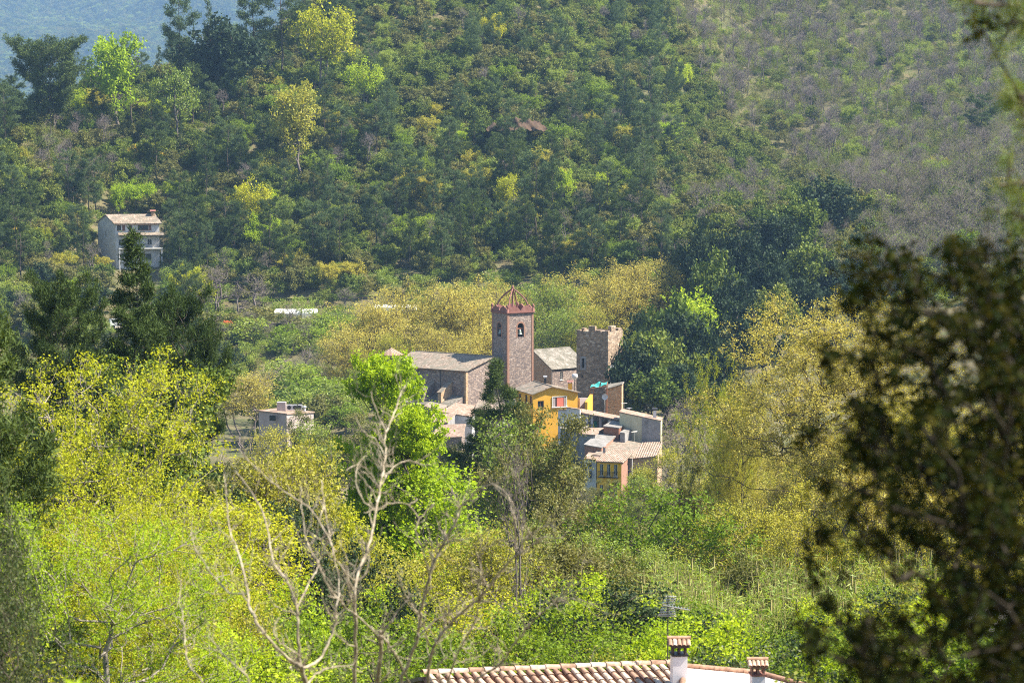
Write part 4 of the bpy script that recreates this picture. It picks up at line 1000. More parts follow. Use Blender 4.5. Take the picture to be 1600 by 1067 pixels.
# corners: near-left, near-right, far-right, far-left
r_=blockhouse('white_house','narrow white house slice left of the bright ochre row house','house',[(912,716,331),(932,718,330),(940,708,336),(920,706,337)],-9,'white','tilered')
for (px,py) in((922,727),(922,741)):
    p=P(px,py,330.2); mb=MB(); mb.box((p.x-r_[3].x,p.y-r_[3].y,p.z-r_[3].z),(.45,.12,1.0)); mb.build('window',M['glass'],r_[0])
blockhouse('tiled_house','house under the big mossy tiled roof above the bright ochre row house','house',[(925,710,334),(988,716,331),(1004,692,343),(962,685,345)],-9,'greyrender','tile')
blockhouse('tiled_house','low tiled roof at the right edge of the village behind the yellow leaves','house',[(988,716,332),(1028,712,332),(1035,690,342),(1003,691,343)],-9,'stonew','tilered')
blockhouse('corrugated_shed','shed with grey corrugated roof left of the big mossy tiled roof','shed',[(912,694,338),(940,699,336),(962,681,344),(934,676,346)],-8,'brick','asb')
r_=blockhouse('brown_shed','raised brown attic with pale ribbed roof in the middle of the village roofs','shed',[(942,665,345),(967,668,344),(984,660,350),(958,656,351)],-6,'wood','asb')
r_=blockhouse('lean_to','small lean-to with narrow pale roof on the right side of the brown attic','shed',[(968,675,343),(976,676,342.5),(994,667,348),(986,664,349)],-6,'greyrender','asb')
blockhouse('flat_roof_house','house with flat pale roof left of the brown attic','house',[(904,677,343),(930,679,342),(944,668,349),(912,668,350)],-7,'greyrender','tilered')
blockhouse('slate_roof_house','grey slated roof with broken timber frame just above the flat pale roof','house',[(875,669,350),(912,672,348),(928,658,356),(880,655,357)],-7,'greyrender','tilegrey')
fr=MB(); A0=[P(888,668,348.5),P(902,653,352),P(915,662,349)]; B0=[P(905,671,347.5),P(916,655,351),P(926,664,348.5)]
for q in (A0,B0): fr.tube(q,.07,4)
fr.tube([A0[1],B0[1]],.07,4); fr.tube([A0[0],B0[0]],.07,4); fr.tube([A0[2],B0[2]],.06,4)
tag(fr.build('roof_frame',M['iron']),'bare dark timber frame standing on the slated roof','frame')
# cream building with rough grey end
r_=blockhouse('cream_house','tall cream rendered house with a grey patched end at the right of the village','house',[(967,643,347),(1033,657,343),(1036,652,349),(972,638,353)],-8,'cream','tilered',over=.1)
p0=P(1004,670,345.0); 
wl=MB(); A1=P(1003,650,344.7); B1=P(1033,657.3,342.9)
wl.poly([(A1.x-r_[3].x,A1.y-.06-r_[3].y,0),(B1.x-r_[3].x-.1,B1.y-.06-r_[3].y,0),(B1.x-r_[3].x-.1,B1.y-.06-r_[3].y,B1.z-.25-r_[3].z),(A1.x-r_[3].x,A1.y-.06-r_[3].y,A1.z-.2-r_[3].z)])
wl.build('patched_wall',M['greyrender'],r_[0])
p=P(1023,652,346); chimney(r_[0],p.x-r_[3].x,p.y-r_[3].y,p.z-r_[3].z-.8,p.z-r_[3].z+1.0,.45,M['white'],M['iron'])
for px,py in((990,652),(1010,668)):
    pass
# low garden walls and open shed
def boxwall(name,label,cat,p,q,zb,th,mat,cop=None):
    A=P(*p);B=P(*q); o=Vector((A.x,A.y,zb)); root=empty(name,o); tag(root,label,cat); mb=MB()
    d=Vector((B.x-A.x,B.y-A.y)).normalized(); n=Vector((-d.y,d.x))*th
    a0=[Vector((A.x,A.y)),Vector((B.x,B.y)),Vector((B.x,B.y))+n,Vector((A.x,A.y))+n]; zt=[A.z,B.z,B.z,A.z]
    for i in range(4):
        j=(i+1)%4; mb.poly([(a0[i].x-o.x,a0[i].y-o.y,0),(a0[j].x-o.x,a0[j].y-o.y,0),(a0[j].x-o.x,a0[j].y-o.y,zt[j]-zb),(a0[i].x-o.x,a0[i].y-o.y,zt[i]-zb)])
    mb.poly([(a0[i].x-o.x,a0[i].y-o.y,zt[i]-zb) for i in range(4)]); mb.build('wall_body',M[mat],root)
    if cop:
        c=MB(); n2=n.normalized()*.12
        q=[a0[0]-n2,a0[1]-n2,a0[2]+n2,a0[3]+n2]; slope(c,[Vector((q[i].x-o.x,q[i].y-o.y,zt[i]-zb+.11)) for i in range(4)],.1); c.build('coping',M[cop],root)
    return root
boxwall('garden_wall','short white garden wall with tile coping under the ochre house','wall',(885,637,352),(906,640,351),-6,.3,'white','tilered')
boxwall('garden_wall','bluish white low wall left of the tile coped garden wall','wall',(872,641,353),(885,641,352.2),-6,.3,'white','tilered')
boxwall('garden_wall','pinkish wall stub between the ochre house and the castle tower','wall',(906,622,368),(921,622,369),-4,.4,'pink')
boxwall('orange_wall','narrow ochre garden wall under the teal tarpaulin','wall',(918,628,366),(926,616,372),-4,.4,'yellow')
# open terrace shed with posts
def openshed():
    o=P(908,655,353); o.z=-5; root=empty('open_shed',o); tag(root,'long open shed with tiled edge and pale posts behind the village roofs','shed')
    rf=MB(); slope(rf,[P(906,644,353)-o,P(970,656,350)-o,P(972,650,356)-o,P(908,638,358)-o],.15); rf.build('roof',M['tilered'],root)
    for k,px in enumerate((909,917,925,938,952,966)):
        t=P(px,645+(px-908)*.19,353.5-(px-908)*.045); mb=MB(); mb.box((t.x-o.x,t.y-o.y,(t.z-o.z)/2-.1),(.35,.35,t.z-o.z-.1)); mb.build('post',M['white' if k!=3 else 'pink'],root)
    bw=MB(); A=P(906,650,357.5)-o; B=P(972,662,355.5)-o; bw.poly([(A.x,A.y,0),(B.x,B.y,0),(B.x,B.y,B.z+.9),(A.x,A.y,A.z+.9)]); bw.build('back_wall',M['greyrender'],root)
    for px,c in((929,'teal'),(945,'wood'),(957,'iron')):
        t=P(px,664,354.5)-o; mb=MB(); mb.box((t.x,t.y,t.z-.3),(.7,.6,1.0)); mb.box((t.x+.1,t.y,t.z+.4),(.4,.4,.4)); mb.build('stored_crate',M[c],root)
openshed()
# pergola with teal tarpaulin
def pergola():
    Y=374; o=P(922,628,Y); o.z=-3; root=empty('pergola',o); tag(root,'garden pergola covered with a torn teal tarpaulin beside the castle tower','pergola')
    c4=[P(922,607,Y)-o,P(948,603,Y)-o,P(949,597,Y+3)-o,P(927,600,Y+3)-o]
    fr=MB()
    for q in c4: fr.tube([(q.x,q.y,0),q],.06,5)
    for i in range(4): fr.tube([c4[i],c4[(i+1)%4]],.05,5)
    fr.build('pergola_frame',M['wood'],root)
    tp=MB(); n=6
    for (u0,u1) in((0,.52),(.62,1.0)):
        for i in range(n):
            for j in range(3):
                def w3(u,v):
                    p=(c4[0].lerp(c4[1],u)).lerp(c4[3].lerp(c4[2],u),v); return (p.x,p.y,p.z+.1+.18*math.sin(u*9+v*4))
                a0=u0+(u1-u0)*i/n;a1=u0+(u1-u0)*(i+1)/n
                tp.poly([w3(a0,j/3),w3(a1,j/3),w3(a1,(j+1)/3),w3(a0,(j+1)/3)])
    tp.build('tarpaulin',M['teal'],root)
pergola()
blockhouse('leaning_shed','dark roofed stone shed leaning out from the castle tower under the oaks','shed',[(945,608,380),(972,600,378),(975,596,384),(950,600,386)],-3,'stonew','tilegrey')
# street lamp, antennas, dish
def lamp():
    p=P(898,622,371); z1=zpy(898,592,371); o=Vector((p.x,p.y,-4)); root=empty('street_lamp',o); tag(root,'street lamp with white globe head in front of the castle tower','street lamp')
    mb=MB(); mb.tube([(0,0,0),(0,0,z1+4)],[.09,.06],8); mb.build('pole',M['iron'],root)
    mb=MB(); mb.tube([(0,0,z1+4-.1),(0,0,z1+4.1),(0,0,z1+4.45),(0,0,z1+4.75),(0,0,z1+4.85)],[.1,.38,.5,.4,.1],10); mb.build('lamp_head',M['white'],root,True)
lamp()
def antenna(label,px,py0,py1,Y,n=6,wd=.8,rz=.3,cat='antenna',r=.025,name='tv_antenna'):
    a=P(px,py0,Y); b=P(px,py1,Y); root=empty(name,a); tag(root,label,cat); h=b.z-a.z
    mb=MB(); mb.tube([(0,0,0),(0,0,h)],r,6); mb.build('mast',M['alu'],root)
    mb=MB(); d=Vector((math.cos(rz),math.sin(rz),0)); e=Vector((-d.y,d.x,0))
    c=Vector((0,0,h*.93)); mb.tube([c-d*wd*.6,c+d*wd*.6],r*.7,4)
    for k in range(n):
        q=c+d*wd*(k/(n-1)-.5)*1.15; mb.tube([q-e*wd*.3,q+e*wd*.3],r*.5,4)
    mb.build('boom',M['alu'],root); return root
antenna('small antenna on the left end of the cream house roof',975,643,629,349)
antenna('tangle of aerials on the cream house roof, right of the small antenna',983,645,637,349,8,1.0,1.2)
antenna('tall pole antenna rising in front of the stone shed by the tarpaulin',945,655,618,352,5,.7,.1)
antenna('antenna between the lean-to and the mossy tiled roof',991,690,673,339,6,.8,.5)
def dish(label,px,py,Y,r_=.45):
    p=P(px,py,Y); root=empty('satellite_dish',p); tag(root,label,'satellite dish')
    mb=MB(); n=14
    for k in range(n):
        for j in range(3):
            def s(rr,a): return (rr*math.cos(a)*r_,-.3*r_*(rr*rr)+.1,rr*math.sin(a)*r_+.2)
            a0,a1=2*math.pi*k/n,2*math.pi*(k+1)/n; mb.poly([s(j/3,a0),s(j/3,a1),s((j+1)/3,a1),s((j+1)/3,a0)])
    mb.build('dish',M['white'],root); mb=MB(); mb.tube([(0,.12,.2),(0,.2,-.9)],.04,5); mb.tube([(0,.1,.1),(0,-.4,.1)],.02,4); mb.build('bracket',M['alu'],root)
dish('white satellite dish on the pole in front of the castle garden',945,622,351.6)
# left cluster of roofs in front of the chapels
LR='house'
blockhouse('terracotta_roof_house','small tiled roof directly under the church buttresses','house',[(688,643,366),(738,651,363),(748,634,372),(712,629,374)],-5,'white','tilered')
blockhouse('terracotta_roof_house','pale stone topped wall house left below the church buttresses','house',[(662,634,368),(688,642,366),(700,633,372),(672,627,374)],-5,'stone','tile')
blockhouse('terracotta_roof_house','brown tiled roof half behind the lime green tree','house',[(660,664,356),(700,659,355),(712,646,363),(672,645,365)],-6,'greyrender','tilered')
blockhouse('terracotta_roof_house','lowest tiled roof behind the small pine','house',[(672,684,348),(722,682,345),(728,662,353),(684,663,356)],-7,'stone','tilered')
blockhouse('terracotta_roof_house','tiled roof behind the pine tip beside the ochre house','house',[(740,640,368),(800,640,366),(806,622,374),(752,618,377)],-5,'stone','tile')
# pale pink building left
r_=blockhouse('pink_house','pale pink flat roofed house with red edged terrace at the left of the village','house',[(402,641,352),(448,646,346),(492,643,352),(436,637,360)],-8,'pink','tilered')
p=P(440,640,352); mb=MB(); mb.box((p.x-r_[3].x,p.y-r_[3].y,p.z-r_[3].z+.5),(1.3,1.2,1.3)); mb.build('roof_box',M['pink'],r_[0])
p=P(422,655,346); mb=MB(); mb.box((p.x-r_[3].x+.2,p.y-r_[3].y+1.7,p.z-r_[3].z),(.9,.3,.8)); mb.build('window',M['glass'],r_[0])
for k,px in enumerate((452,461,468)):
    q=P(px,640,352); root=empty('air_conditioner',(q.x,q.y,q.z-.1)); tag(root,('leftmost','middle','rightmost')[k]+' white air conditioner unit on the pink house roof','air conditioner')
    mb=MB(); mb.box((0,0,.45),(.8,.4,.8)); mb.build('casing',M['white'],root); mb=MB(); mb.tube([(0,-.21,.45),(0,-.23,.45)],.3,12); mb.build('fan_grille',M['iron'],root)
q=P(476,643,352); root=empty('chimney_pot',(q.x,q.y,q.z-.4)); tag(root,'small capped vent at the right end of the pink house roof','vent'); mb=MB(); mb.tube([(0,0,0),(0,0,1.0)],.16,8); mb.build('pipe',M['white'],root); mb=MB(); mb.tube([(0,0,1.05),(0,0,1.2),(0,0,1.3)],[.3,.26,.05],8); mb.build('cap',M['alu'],root)

# ------------------------------------------------------------------ white hillside house
def hillhouse():
    Y=556; k=Y/F; zb=H(P(205,412,Y).x,Y+4)-3; 
    L=P(183,400,Y-1.0); Rr=P(249,400,Y-1.0); o=Vector((L.x,L.y,zb)); root=empty('hillside_house',o,R(13)); tag(root,'white three storey house with balconies and a tiled roof on the left hillside','house')
    W=Rr.x-L.x; z=lambda py: zpy(200,py,Y)-zb
    dx=-3.6; 
    def poly_wall(mb,a,b,z0,z1,ops=()):
        pt=wall(mb,a,b,z0,z1,ops); return pt
    wl=MB(); A=Vector((-.3,0)); B=Vector((W,0)); A3=Vector((-3.9,7)); B3=Vector((W-2.2,8))
    zt=z(349); z2=z(363); z1=z(387); z0=0
    ops=[(.35,1.3,z(360),z(352)),(1.55,2.2,z(360),z(352)),(3.0,3.8,z(361.5),z(352)),(5.1,7.6,z(360),z(352)),(7.7,8.2,z(360),z(352))]
    ops2=[(.7,2.1,z(383.5),z(374)),(3.4,4.6,z(383.5),z(374)),(7.3,8.3,z(383),z(374))]
    ops3=[(.5,1.9,z(407),z(396)),(2.5,3.6,z(407),z(396)),(5.5,8.2,z(407),z(396.5))]
    pt=wall(wl,A,B,0,zt,ops+ops2+ops3); wall(wl,B,B3,0,zt); wall(wl,B3,A3,0,zt)
    opl=[(3.0,3.7,z(372),z(362)),(3.2,3.8,z(392),z(383))]
    ptl=wall(wl,A3,A,0,zt,opl,gable=((A3-A).length*.5,1.9))
    wobj=wl.build('wall',M['white'],root)
    for i,q in enumerate(ops+ops2+ops3): window(wobj,pt,q,frame='wood' if i<5 else 'frame',glass='wood' if i in(1,4) else 'glass')
    for q in opl: window(wobj,ptl,q)
    rf=MB(); mid=(A+A3)/2; midr=(B+B3)/2; ov=.5
    def v(p,zz): return Vector((p.x,p.y,zz))
    slope(rf,[v(A+Vector((-.3,-ov)),zt-.05),v(B+Vector((.6,-ov)),zt-.05),v(midr+Vector((.5,0)),zt+2.0),v(mid+Vector((-.3,0)),zt+2.0)],.2)
    slope(rf,[v(B3+Vector((.5,.4)),zt),v(A3+Vector((-.3,.4)),zt),v(mid+Vector((-.3,0)),zt+2.0),v(midr+Vector((.5,0)),zt+2.0)],.2)
    ro_=rf.build('roof',M['tile'],root)
    ra=MB()
    for t in np.linspace(.2,W,22): ra.box((t-.1,-.32,zt-.28),(.12,.5,.14))
    ra.build('rafters',M['wood'],ro_)
    chimney(root,W-1.2,3.2,zt+.8,zt+2.4,.8,M['stonew'],M['terra'])
    for (py,ext,dpt) in((365,.9,1.8),(388,.6,1.5)):
        sb=MB(); slope(sb,[Vector((.3,-dpt,z(py+2))),Vector((W+ext,-dpt,z(py+2))),Vector((W+ext,-.01,z(py-2))),Vector((.3,-.01,z(py-2)))],.18) if py==365 else sb.box(((W+.6)/2+.2,-dpt/2-.02,z(py)),(W+.4,dpt,.28))
        bo=sb.build('balcony_slab',M['tile'] if py==365 else M['frame'],root)
        if py==388:
            rl=MB(); rl.box(((W+.6)/2+.2,-dpt+.04,z(py)+.95),(W+.3,.05,.06))
            for t in np.linspace(.2,W+.7,50): rl.tube([(t,-dpt+.04,z(py)+.14),(t,-dpt+.04,z(py)+.93)],.02,4)
            rl.build('railing',M['iron'],bo)
    for t in (.5,W*.5,W+.4):
        cl=MB(); cl.box((t,-1.3,z(389)/2-.02),(.35,.3,z(389)-.05)); cl.build('column',M['white'],root)
    for t in (3.9,):
        pass
hillhouse()
# greenhouses
def greenhouse(label,x0,x1,pyb,pyt,Y,z=None):
    A=P(x0,pyb,Y);B=P(x1,pyb,Y); ht=P(x0,pyt,Y).z-A.z; o=Vector((A.x,Y,A.z)); root=empty('greenhouse',o); tag(root,label,'greenhouse','plastic greenhouses on the terrace')
    W=B.x-A.x; sk=MB(); n=8; prof=[(-.05,0),(0,ht*.7),(.5,ht*.95),(1.6,ht*1.08),(2.7,ht*.95),(3.2,ht*.7),(3.25,0)]
    seg=10
    for i in range(len(prof)-1):
        for s in range(seg):
            u0,u1=W*s/seg,W*(s+1)/seg; sk.poly([(u0,prof[i][0],prof[i][1]),(u1,prof[i][0],prof[i][1]),(u1,prof[i+1][0],prof[i+1][1]),(u0,prof[i+1][0],prof[i+1][1])])
    for u in (0,W): sk.poly([(u,p[0],p[1]) for p in prof])
    sk.build('film_cover',M['plastic'],root)
    hp=MB()
    for s in range(7): 
        u=W*s/6; hp.tube([(u,p[0]*1.02-.03,p[1]+.03) for p in prof],.03,4)
    hp.build('hoops',M['alu'],root)
greenhouse('left pale plastic greenhouse on the terrace left of the golden trees',429,469,501,485,521)
greenhouse('right pale plastic greenhouse beside a bare tree on the terrace',472,495,501,485,521)
greenhouse('long white roofed shelter half hidden behind the golden plane trees',585,650,486,478,500)
boxwall('terrace_wall','long dark retaining wall with a bright grass edge above the greenhouses','wall',(365,470,529),(590,462,530),6,3.0,'stone')
mb=MB(); slope(mb,[P(360,469,528.6),P(592,461.5,529.6),P(592,459.5,535),P(360,466,534)],.1); tag(mb.build('grass_strip',M['grass']),kind='structure')
mb=MB(); slope(mb,[P(300,506,514),P(520,504,514),P(515,500.5,521.5),P(300,502.5,520)],.1); tag(mb.build('terrace_path',M['path']),kind='structure')
mb=MB(); slope(mb,[P(50,526,498),P(215,512,506),P(215,505,511),P(50,517,503)],.1); tag(mb.build('lane',M['path']),kind='structure')
for k,(px0,py0,px1,py1,Y) in enumerate(((738,438,800,420,548),(795,424,880,412,556))):
    mb=MB(); slope(mb,[P(px0,py0+2,Y),P(px1,py1+3,Y+3),P(px1,py1-2,Y+9),P(px0,py0-3,Y+6)],.3); tag(mb.build('dirt_track',M['path']),kind='structure')
# earth bank
vg=Veg(); n1,n2=40,10; VV=[]
for j in range(n2):
    for i in range(n1):
        px=760+95*i/(n1-1); t=j/(n2-1); y=612+8*t; py=204-19*t*math.sin(math.pi*min(1,max(0,(i+.5)/n1)))**.5+1.5*math.sin(i*.9)+1.2*math.sin(i*2.1+j)
        p=P(px,py,y+1.2*math.sin(i*.7+j*.5)); VV.append(tuple(p))
ii=(np.arange(n2-1)[:,None]*n1+np.arange(n1-1)[None]).ravel(); vg.add(np.array(VV),np.stack([ii,ii+1,ii+n1+1,ii+n1],1))
tag(obj('earth_bank',vg.mesh('earth_bank',M['earth'],True)),kind='structure')
# vehicles
def van(label,px,py,Y,rz,name='parked_van'):
    p=P(px,py,Y); root=empty(name,p,rz); tag(root,label,'van'); 
    pr=[(-2.1,.35),(-2.1,1.75),(-1.9,1.95),(.9,1.95),(1.6,1.15),(2.2,1.0),(2.3,.75),(2.3,.35)]; mb=MB()
    for s in(-.85,.85): mb.poly([(a,s,b) for a,b in (pr if s<0 else pr[::-1])])
    for (a,b),(c,d) in zip(pr,pr[1:]+pr[:1]): mb.poly([(a,-.85,b),(a,.85,b),(c,.85,d),(c,-.85,d)])
    mb.build('body',M['car'],root)
    for s in (-1,1):
        g_=MB(); g_.poly([(-1.8,s*.855,1.25),(1.2,s*.855,1.25),(.8,s*.855,1.75),(-1.8,s*.855,1.75)]); g_.build('side_window',M['glass'],root)
        for x in(-1.4,1.4): w_=MB(); w_.tube([(x,s*.7,.33),(x,s*.9,.33)],.33,12); w_.build('wheel',M['rubber'],root)
    g_=MB(); g_.poly([(.98,-.7,1.86),(.98,.7,1.86),(1.56,.7,1.22),(1.56,-.7,1.22)]); g_.build('windscreen',M['glass'],root)
van('white van parked under the tall pines by the dirt track',810,415,555,R(170))
van('white van on the lane behind the big dark conifer',187,512,505,R(20))
mb=MB()
for k in range(26):
    a=rnd.random()*1.7; b=rnd.random()*1.2; mb.tube([(a,b,0),(a+rnd.uniform(-.3,.3),b,rnd.uniform(.5,1.0)),(a+rnd.uniform(-.3,.5),b,rnd.uniform(.2,.6))],.05,4)
o_=mb.build('netting_heap',M['orange']); o_.location=P(348,508,508); tag(o_,'heap of orange netting on the terrace left of the greenhouses','netting')

# ------------------------------------------------------------------ villa roof in the foreground
def villa():
    Y=61.5; Lp=P(690,1056,Y-.6); Rp=P(1048,1041,Y+.45); zb=H(3,58)-1; o=Vector((Lp.x,Lp.y,zb)); root=empty('villa',o)
    tag(root,'villa roof of curved terracotta tiles with two chimneys along the bottom edge','house')
    rd=Vector((Rp.x-Lp.x,Rp.y-Lp.y)); RL=rd.length; rd/=RL; dn=Vector((rd.y,-rd.x))       # downhill towards camera
    rot=R(14); dn=Vector((dn.x*math.cos(rot)-dn.y*math.sin(rot), dn.x*math.sin(rot)+dn.y*math.cos(rot)))
    sl_=math.tan(R(17)); rng=np.random.default_rng(3)
    zr=lambda u: Lp.z+(Rp.z-Lp.z)*u/RL-zb
    dl=4.6; rid=Vector((0,0)); pitch=.235; course=.36
    vg=Veg()
    nC=int(RL/pitch)+1
    for c in range(-2,nC):
        for cover in (0,1):
            u=c*pitch+(pitch/2 if cover else 0)
            for k in range(13):
                s0=k*course-.02; s1=s0+course+.06
                jit=rng.normal()*.006
                r0,r1=(.085,.068) if cover else (.075,.09)
                lift=.075 if cover else .0
                n=6; ring=[]
                for (s,r,dz) in((s0,r1 if cover else r0,0.0),(s1,r0 if cover else r1,.022)):
                    bx=rd*(u+jit)+dn*s; z=zr(u)-s*sl_+lift+dz
                    for q in range(n+1):
                        an=math.pi*q/n; off=-math.cos(an)*r; hz=math.sin(an)*r*(1 if cover else -1)*.8
                        ring.append((bx.x+rd.x*off,bx.y+rd.y*off,z+hz))
                f=[[q,q+1,q+n+2,q+n+1] for q in range(n)]
                vg.add(np.array(ring),np.array(f),np.full(n,rng.random()))
    m,t,N,L=nodes('curved_roof_tile'); at=N('ShaderNodeAttribute'); at.attribute_name='rnd'
    r=ramp(t,[(.30,.17,.11),(.46,.29,.20),(.55,.38,.27),(.62,.50,.40)]); L(at.outputs['Fac'],r.inputs[0])
    tc=N('ShaderNodeTexCoord'); nz=N('ShaderNodeTexNoise'); nz.inputs['Scale'].default_value=7; nz.inputs['Detail'].default_value=6; L(tc.outputs['Object'],nz.inputs[0])
    r2=ramp(t,[(.45,.42,.38),(1,1,1)],[.35,.6]); L(nz.outputs[0],r2.inputs[0]); mx=N('ShaderNodeMix'); mx.data_type='RGBA'; mx.blend_type='MULTIPLY'; mx.inputs[0].default_value=.8
    L(r.outputs[0],mx.inputs[6]); L(r2.outputs[0],mx.inputs[7]); b=N('ShaderNodeBsdfPrincipled'); b.inputs['Roughness'].default_value=.85; L(mx.outputs[2],b.inputs['Base Color'])
    oo=N('ShaderNodeOutputMaterial'); L(b.outputs[0],oo.inputs[0]); TM=m
    obj('roof',vg.mesh('roof_tiles',TM,True),root)
    # ridge caps
    vg=Veg(); k=0; u=-.5
    while u<RL+.1:
        n=8; ring=[]; r0,r1=.115,.095
        for (uu,r,dz) in((u,r0,.0),(u+.44,r1,-.005)):
            for q in range(n+1):
                an=math.pi*q/n; off=-math.cos(an)*r; bx=rd*uu+dn*off
                ring.append((bx.x,bx.y,zr(uu)+.10+math.sin(an)*r*.9+dz+rng.normal()*.002))
        vg.add(np.array(ring),np.array([[q,q+1,q+n+2,q+n+1] for q in range(n)]),np.full(n,rng.random())); u+=.40
    obj('ridge_caps',vg.mesh('ridge_caps',TM,True),root)
    # body under the roof: walls and back slope
    mb=MB(); e0=dn*dl; 
    def v(u,s,z): q=rd*u+dn*s; return Vector((q.x,q.y,z))
    slope(mb,[v(RL+.1,-.02,zr(RL)-.0),v(-.6,-.02,zr(0)),v(-.6,-4.2,zr(0)-4.2*sl_),v(RL+.1,-4.2,zr(RL)-4.2*sl_)],.1); mb.build('back_slope',M['tilered'],root)
    ub=MB(); slope(ub,[v(-.6,dl,zr(0)-dl*sl_-.12),v(RL+.1,dl,zr(RL)-dl*sl_-.12),v(RL+.1,0,zr(RL)-.12),v(-.6,0,zr(0)-.12)],.1); ub.build('roof_deck',M['wood'],root)
    w_=MB()
    c4=[v(-.3,dl-.5,0),v(RL,dl-.5,0),v(RL,-3.8,0),v(-.3,-3.8,0)]; zz=[zr(0)-dl*sl_-.1,zr(RL)-dl*sl_-.1,zr(RL)-3.8*sl_-.15,zr(0)-3.8*sl_-.15]
    for i in range(4):
        j=(i+1)%4
        if i in(1,3):
            w_.poly([c4[i],c4[j],c4[j]+Vector((0,0,zz[j])),v(RL if i==1 else -.3,0,zr(RL if i==1 else 0)-.15),c4[i]+Vector((0,0,zz[i]))])
        else: w_.poly([c4[i],c4[j],c4[j]+Vector((0,0,zz[j])),c4[i]+Vector((0,0,zz[i]))])
    w_.build('wall',M['white'],root)
    # lower pale slope on the right with tile edge
    q=[P(1068,1074,Y-1.9)-o,P(1290,1082,Y-1.6)-o,P(1186,1053,Y+1.2)-o,P(1072,1042.5,Y+1.7)-o]
    mb=MB(); slope(mb,q,.12); mb.build('terrace_roof',M['pinkroof'],root)
    ed=MB()
    for (a,b_) in((q[3],q[2]),(q[2],q[1])):
        d=b_-a; n=max(2,int(d.length/.36))
        for k in range(n):
            p0=a+d*k/n+Vector((0,0,.03)); p1=a+d*(k+1.08)/n+Vector((0,0,.05)); ed.tube([p0,p1],[.085,.07],7)
    ed.build('edge_tiles',TM,root,True)
    ed=MB(); d=q[0]-q[3]
    for k in range(9):
        p0=q[3]+d*k/9+Vector((-.04,0,.06)); p1=q[3]+d*(k+1.1)/9+Vector((-.04,0,.04)); ed.tube([p0,p1],[.075,.09],7)
    ed.build('hip_tiles',TM,root,True)
    w_=MB(); qq=[p-Vector((0,0,.12)) for p in q]
    for i in range(4):
        j=(i+1)%4; w_.poly([(qq[i].x,qq[i].y,0),(qq[j].x,qq[j].y,0),qq[j],qq[i]])
    w_.build('wing_wall',M['white'],root)
    # chimneys
    def chim(px0,px1,pyt,pyc,YY,zlow,big,shaftm):
        a=P(px0,pyt,YY)-o; b=P(px1,pyt,YY)-o; w=b.x-a.x; cx,cy_=(a.x+b.x)/2,a.y+w/2; zt=a.z
        c=MB(); c.box((cx,cy_,(zt+zlow)/2),(w,w,zt-zlow),.12); co=c.build('chimney',shaftm,root)
        c=MB(); c.box((cx,cy_,zt+.025),(w*1.14,w*1.14,.05),.12); c.build('band',M['iron'] if big else M['terra'],co)
        c=MB(); hh=(P(px0,pyc,YY)-o).z-zt; ph=hh*.42
        for sx in(-1,0,1):
            for sy in(-1,1): c.box((cx+sx*w*.42,cy_+sy*w*.42,zt+.05+ph/2),(w*.15,w*.15,ph),.12)
        for sy in (-1,1): c.box((cx+sy*w*.42,cy_,zt+.05+ph/2),(w*.15,w*.15,ph),.12)
        c.box((cx,cy_,zt+.05+ph+.03),(w*1.25,w*1.25,.06),.12); c.build('vent_bricks',M['darkbrick'] if big else M['brick'],co)
        vg=Veg(); z0=zt+.11+ph; hr=hh-ph-.11; W2=w*.80
        for sgn in(-1,1):
            for k in range(5):
                uo=(k-2)*W2*2/5.2
                ring=[]
                for t_,rr in((0,W2/5.6),(1,W2/4.9)):
                    for q_ in range(6):
                        an=math.pi*q_/5; ring.append((cx+uo-math.cos(an)*rr, cy_-sgn*(W2*t_), z0+hr*(1-t_)+math.sin(an)*rr*.9-.01))
                vg.add(np.array(ring),np.array([[i,i+1,i+7,i+6] for i in range(5)]),np.full(5,rng.random()))
        obj('cap_tiles',vg.mesh('cap_tiles',TM,True),co)
        c=MB(); c.tube([(cx-W2,cy_,z0+hr+.03),(cx+W2,cy_,z0+hr+.03)],.05,7); c.build('cap_ridge',TM,co,True)
        return cx,cy_,zt
    chim(1050,1073,1025,1000,60.6,2.0,True,M['shadewhite'])
    chim(1174,1195,1056,1033,59.5,2.0,False,M['shadewhite'])
M['pinkroof']=noise_mat('pale_pink_roof',[(.62,.47,.40),(.74,.60,.53)],1.5,.85,.15)
M['darkbrick']=plain('dark_brick',(.07,.05,.045),.9)  # near-black brown for the big chimney's vent bricks
M['shadewhite']=noise_mat('shade_tinted_chimney',[(.66,.64,.66),(.76,.74,.76)],2,.8)  # white chimney with the lavender of its shaded face mixed into the colour
villa()
# tv antenna of the villa
a_=P(1043,1042,61.9); root=empty('tv_antenna',a_); tag(root,'large comb shaped tv antenna on a thin mast above the villa ridge','antenna')
mb=MB(); hM=P(1043,930,61.9).z-a_.z; mb.tube([(0,0,-.3),(0,0,hM)],.018,6); mb.build('mast',M['iron'],root)
for zz_,lb_,col_ in((P(1043,946,61.9).z-a_.z,1.0,'alu'),):
    mb=MB(); mb.tube([(-.12,0,zz_+.02),(.55,-.25,zz_-.06)],.012,5)
    for k in range(7): x_=.05+k*.075; mb.tube([(x_,-.12-.3*x_,zz_-.03*k/3),(x_,.12-.3*x_,zz_-.03*k/3+.01)],.006,4)
    mb.build('boom',M[col_],root)
for sg in(1,-1):
    mb=MB()
    for k in range(6): z_=zz_+sg*(.05+k*.042); mb.tube([(-.16+.02*k*sg,0,z_),(.17+.01*k,-.02,z_-.012)],.008,4)
    mb.tube([(0,0,zz_),(0,0,zz_+sg*.27)],.010,4); mb.build('reflector',M['alu'],root)
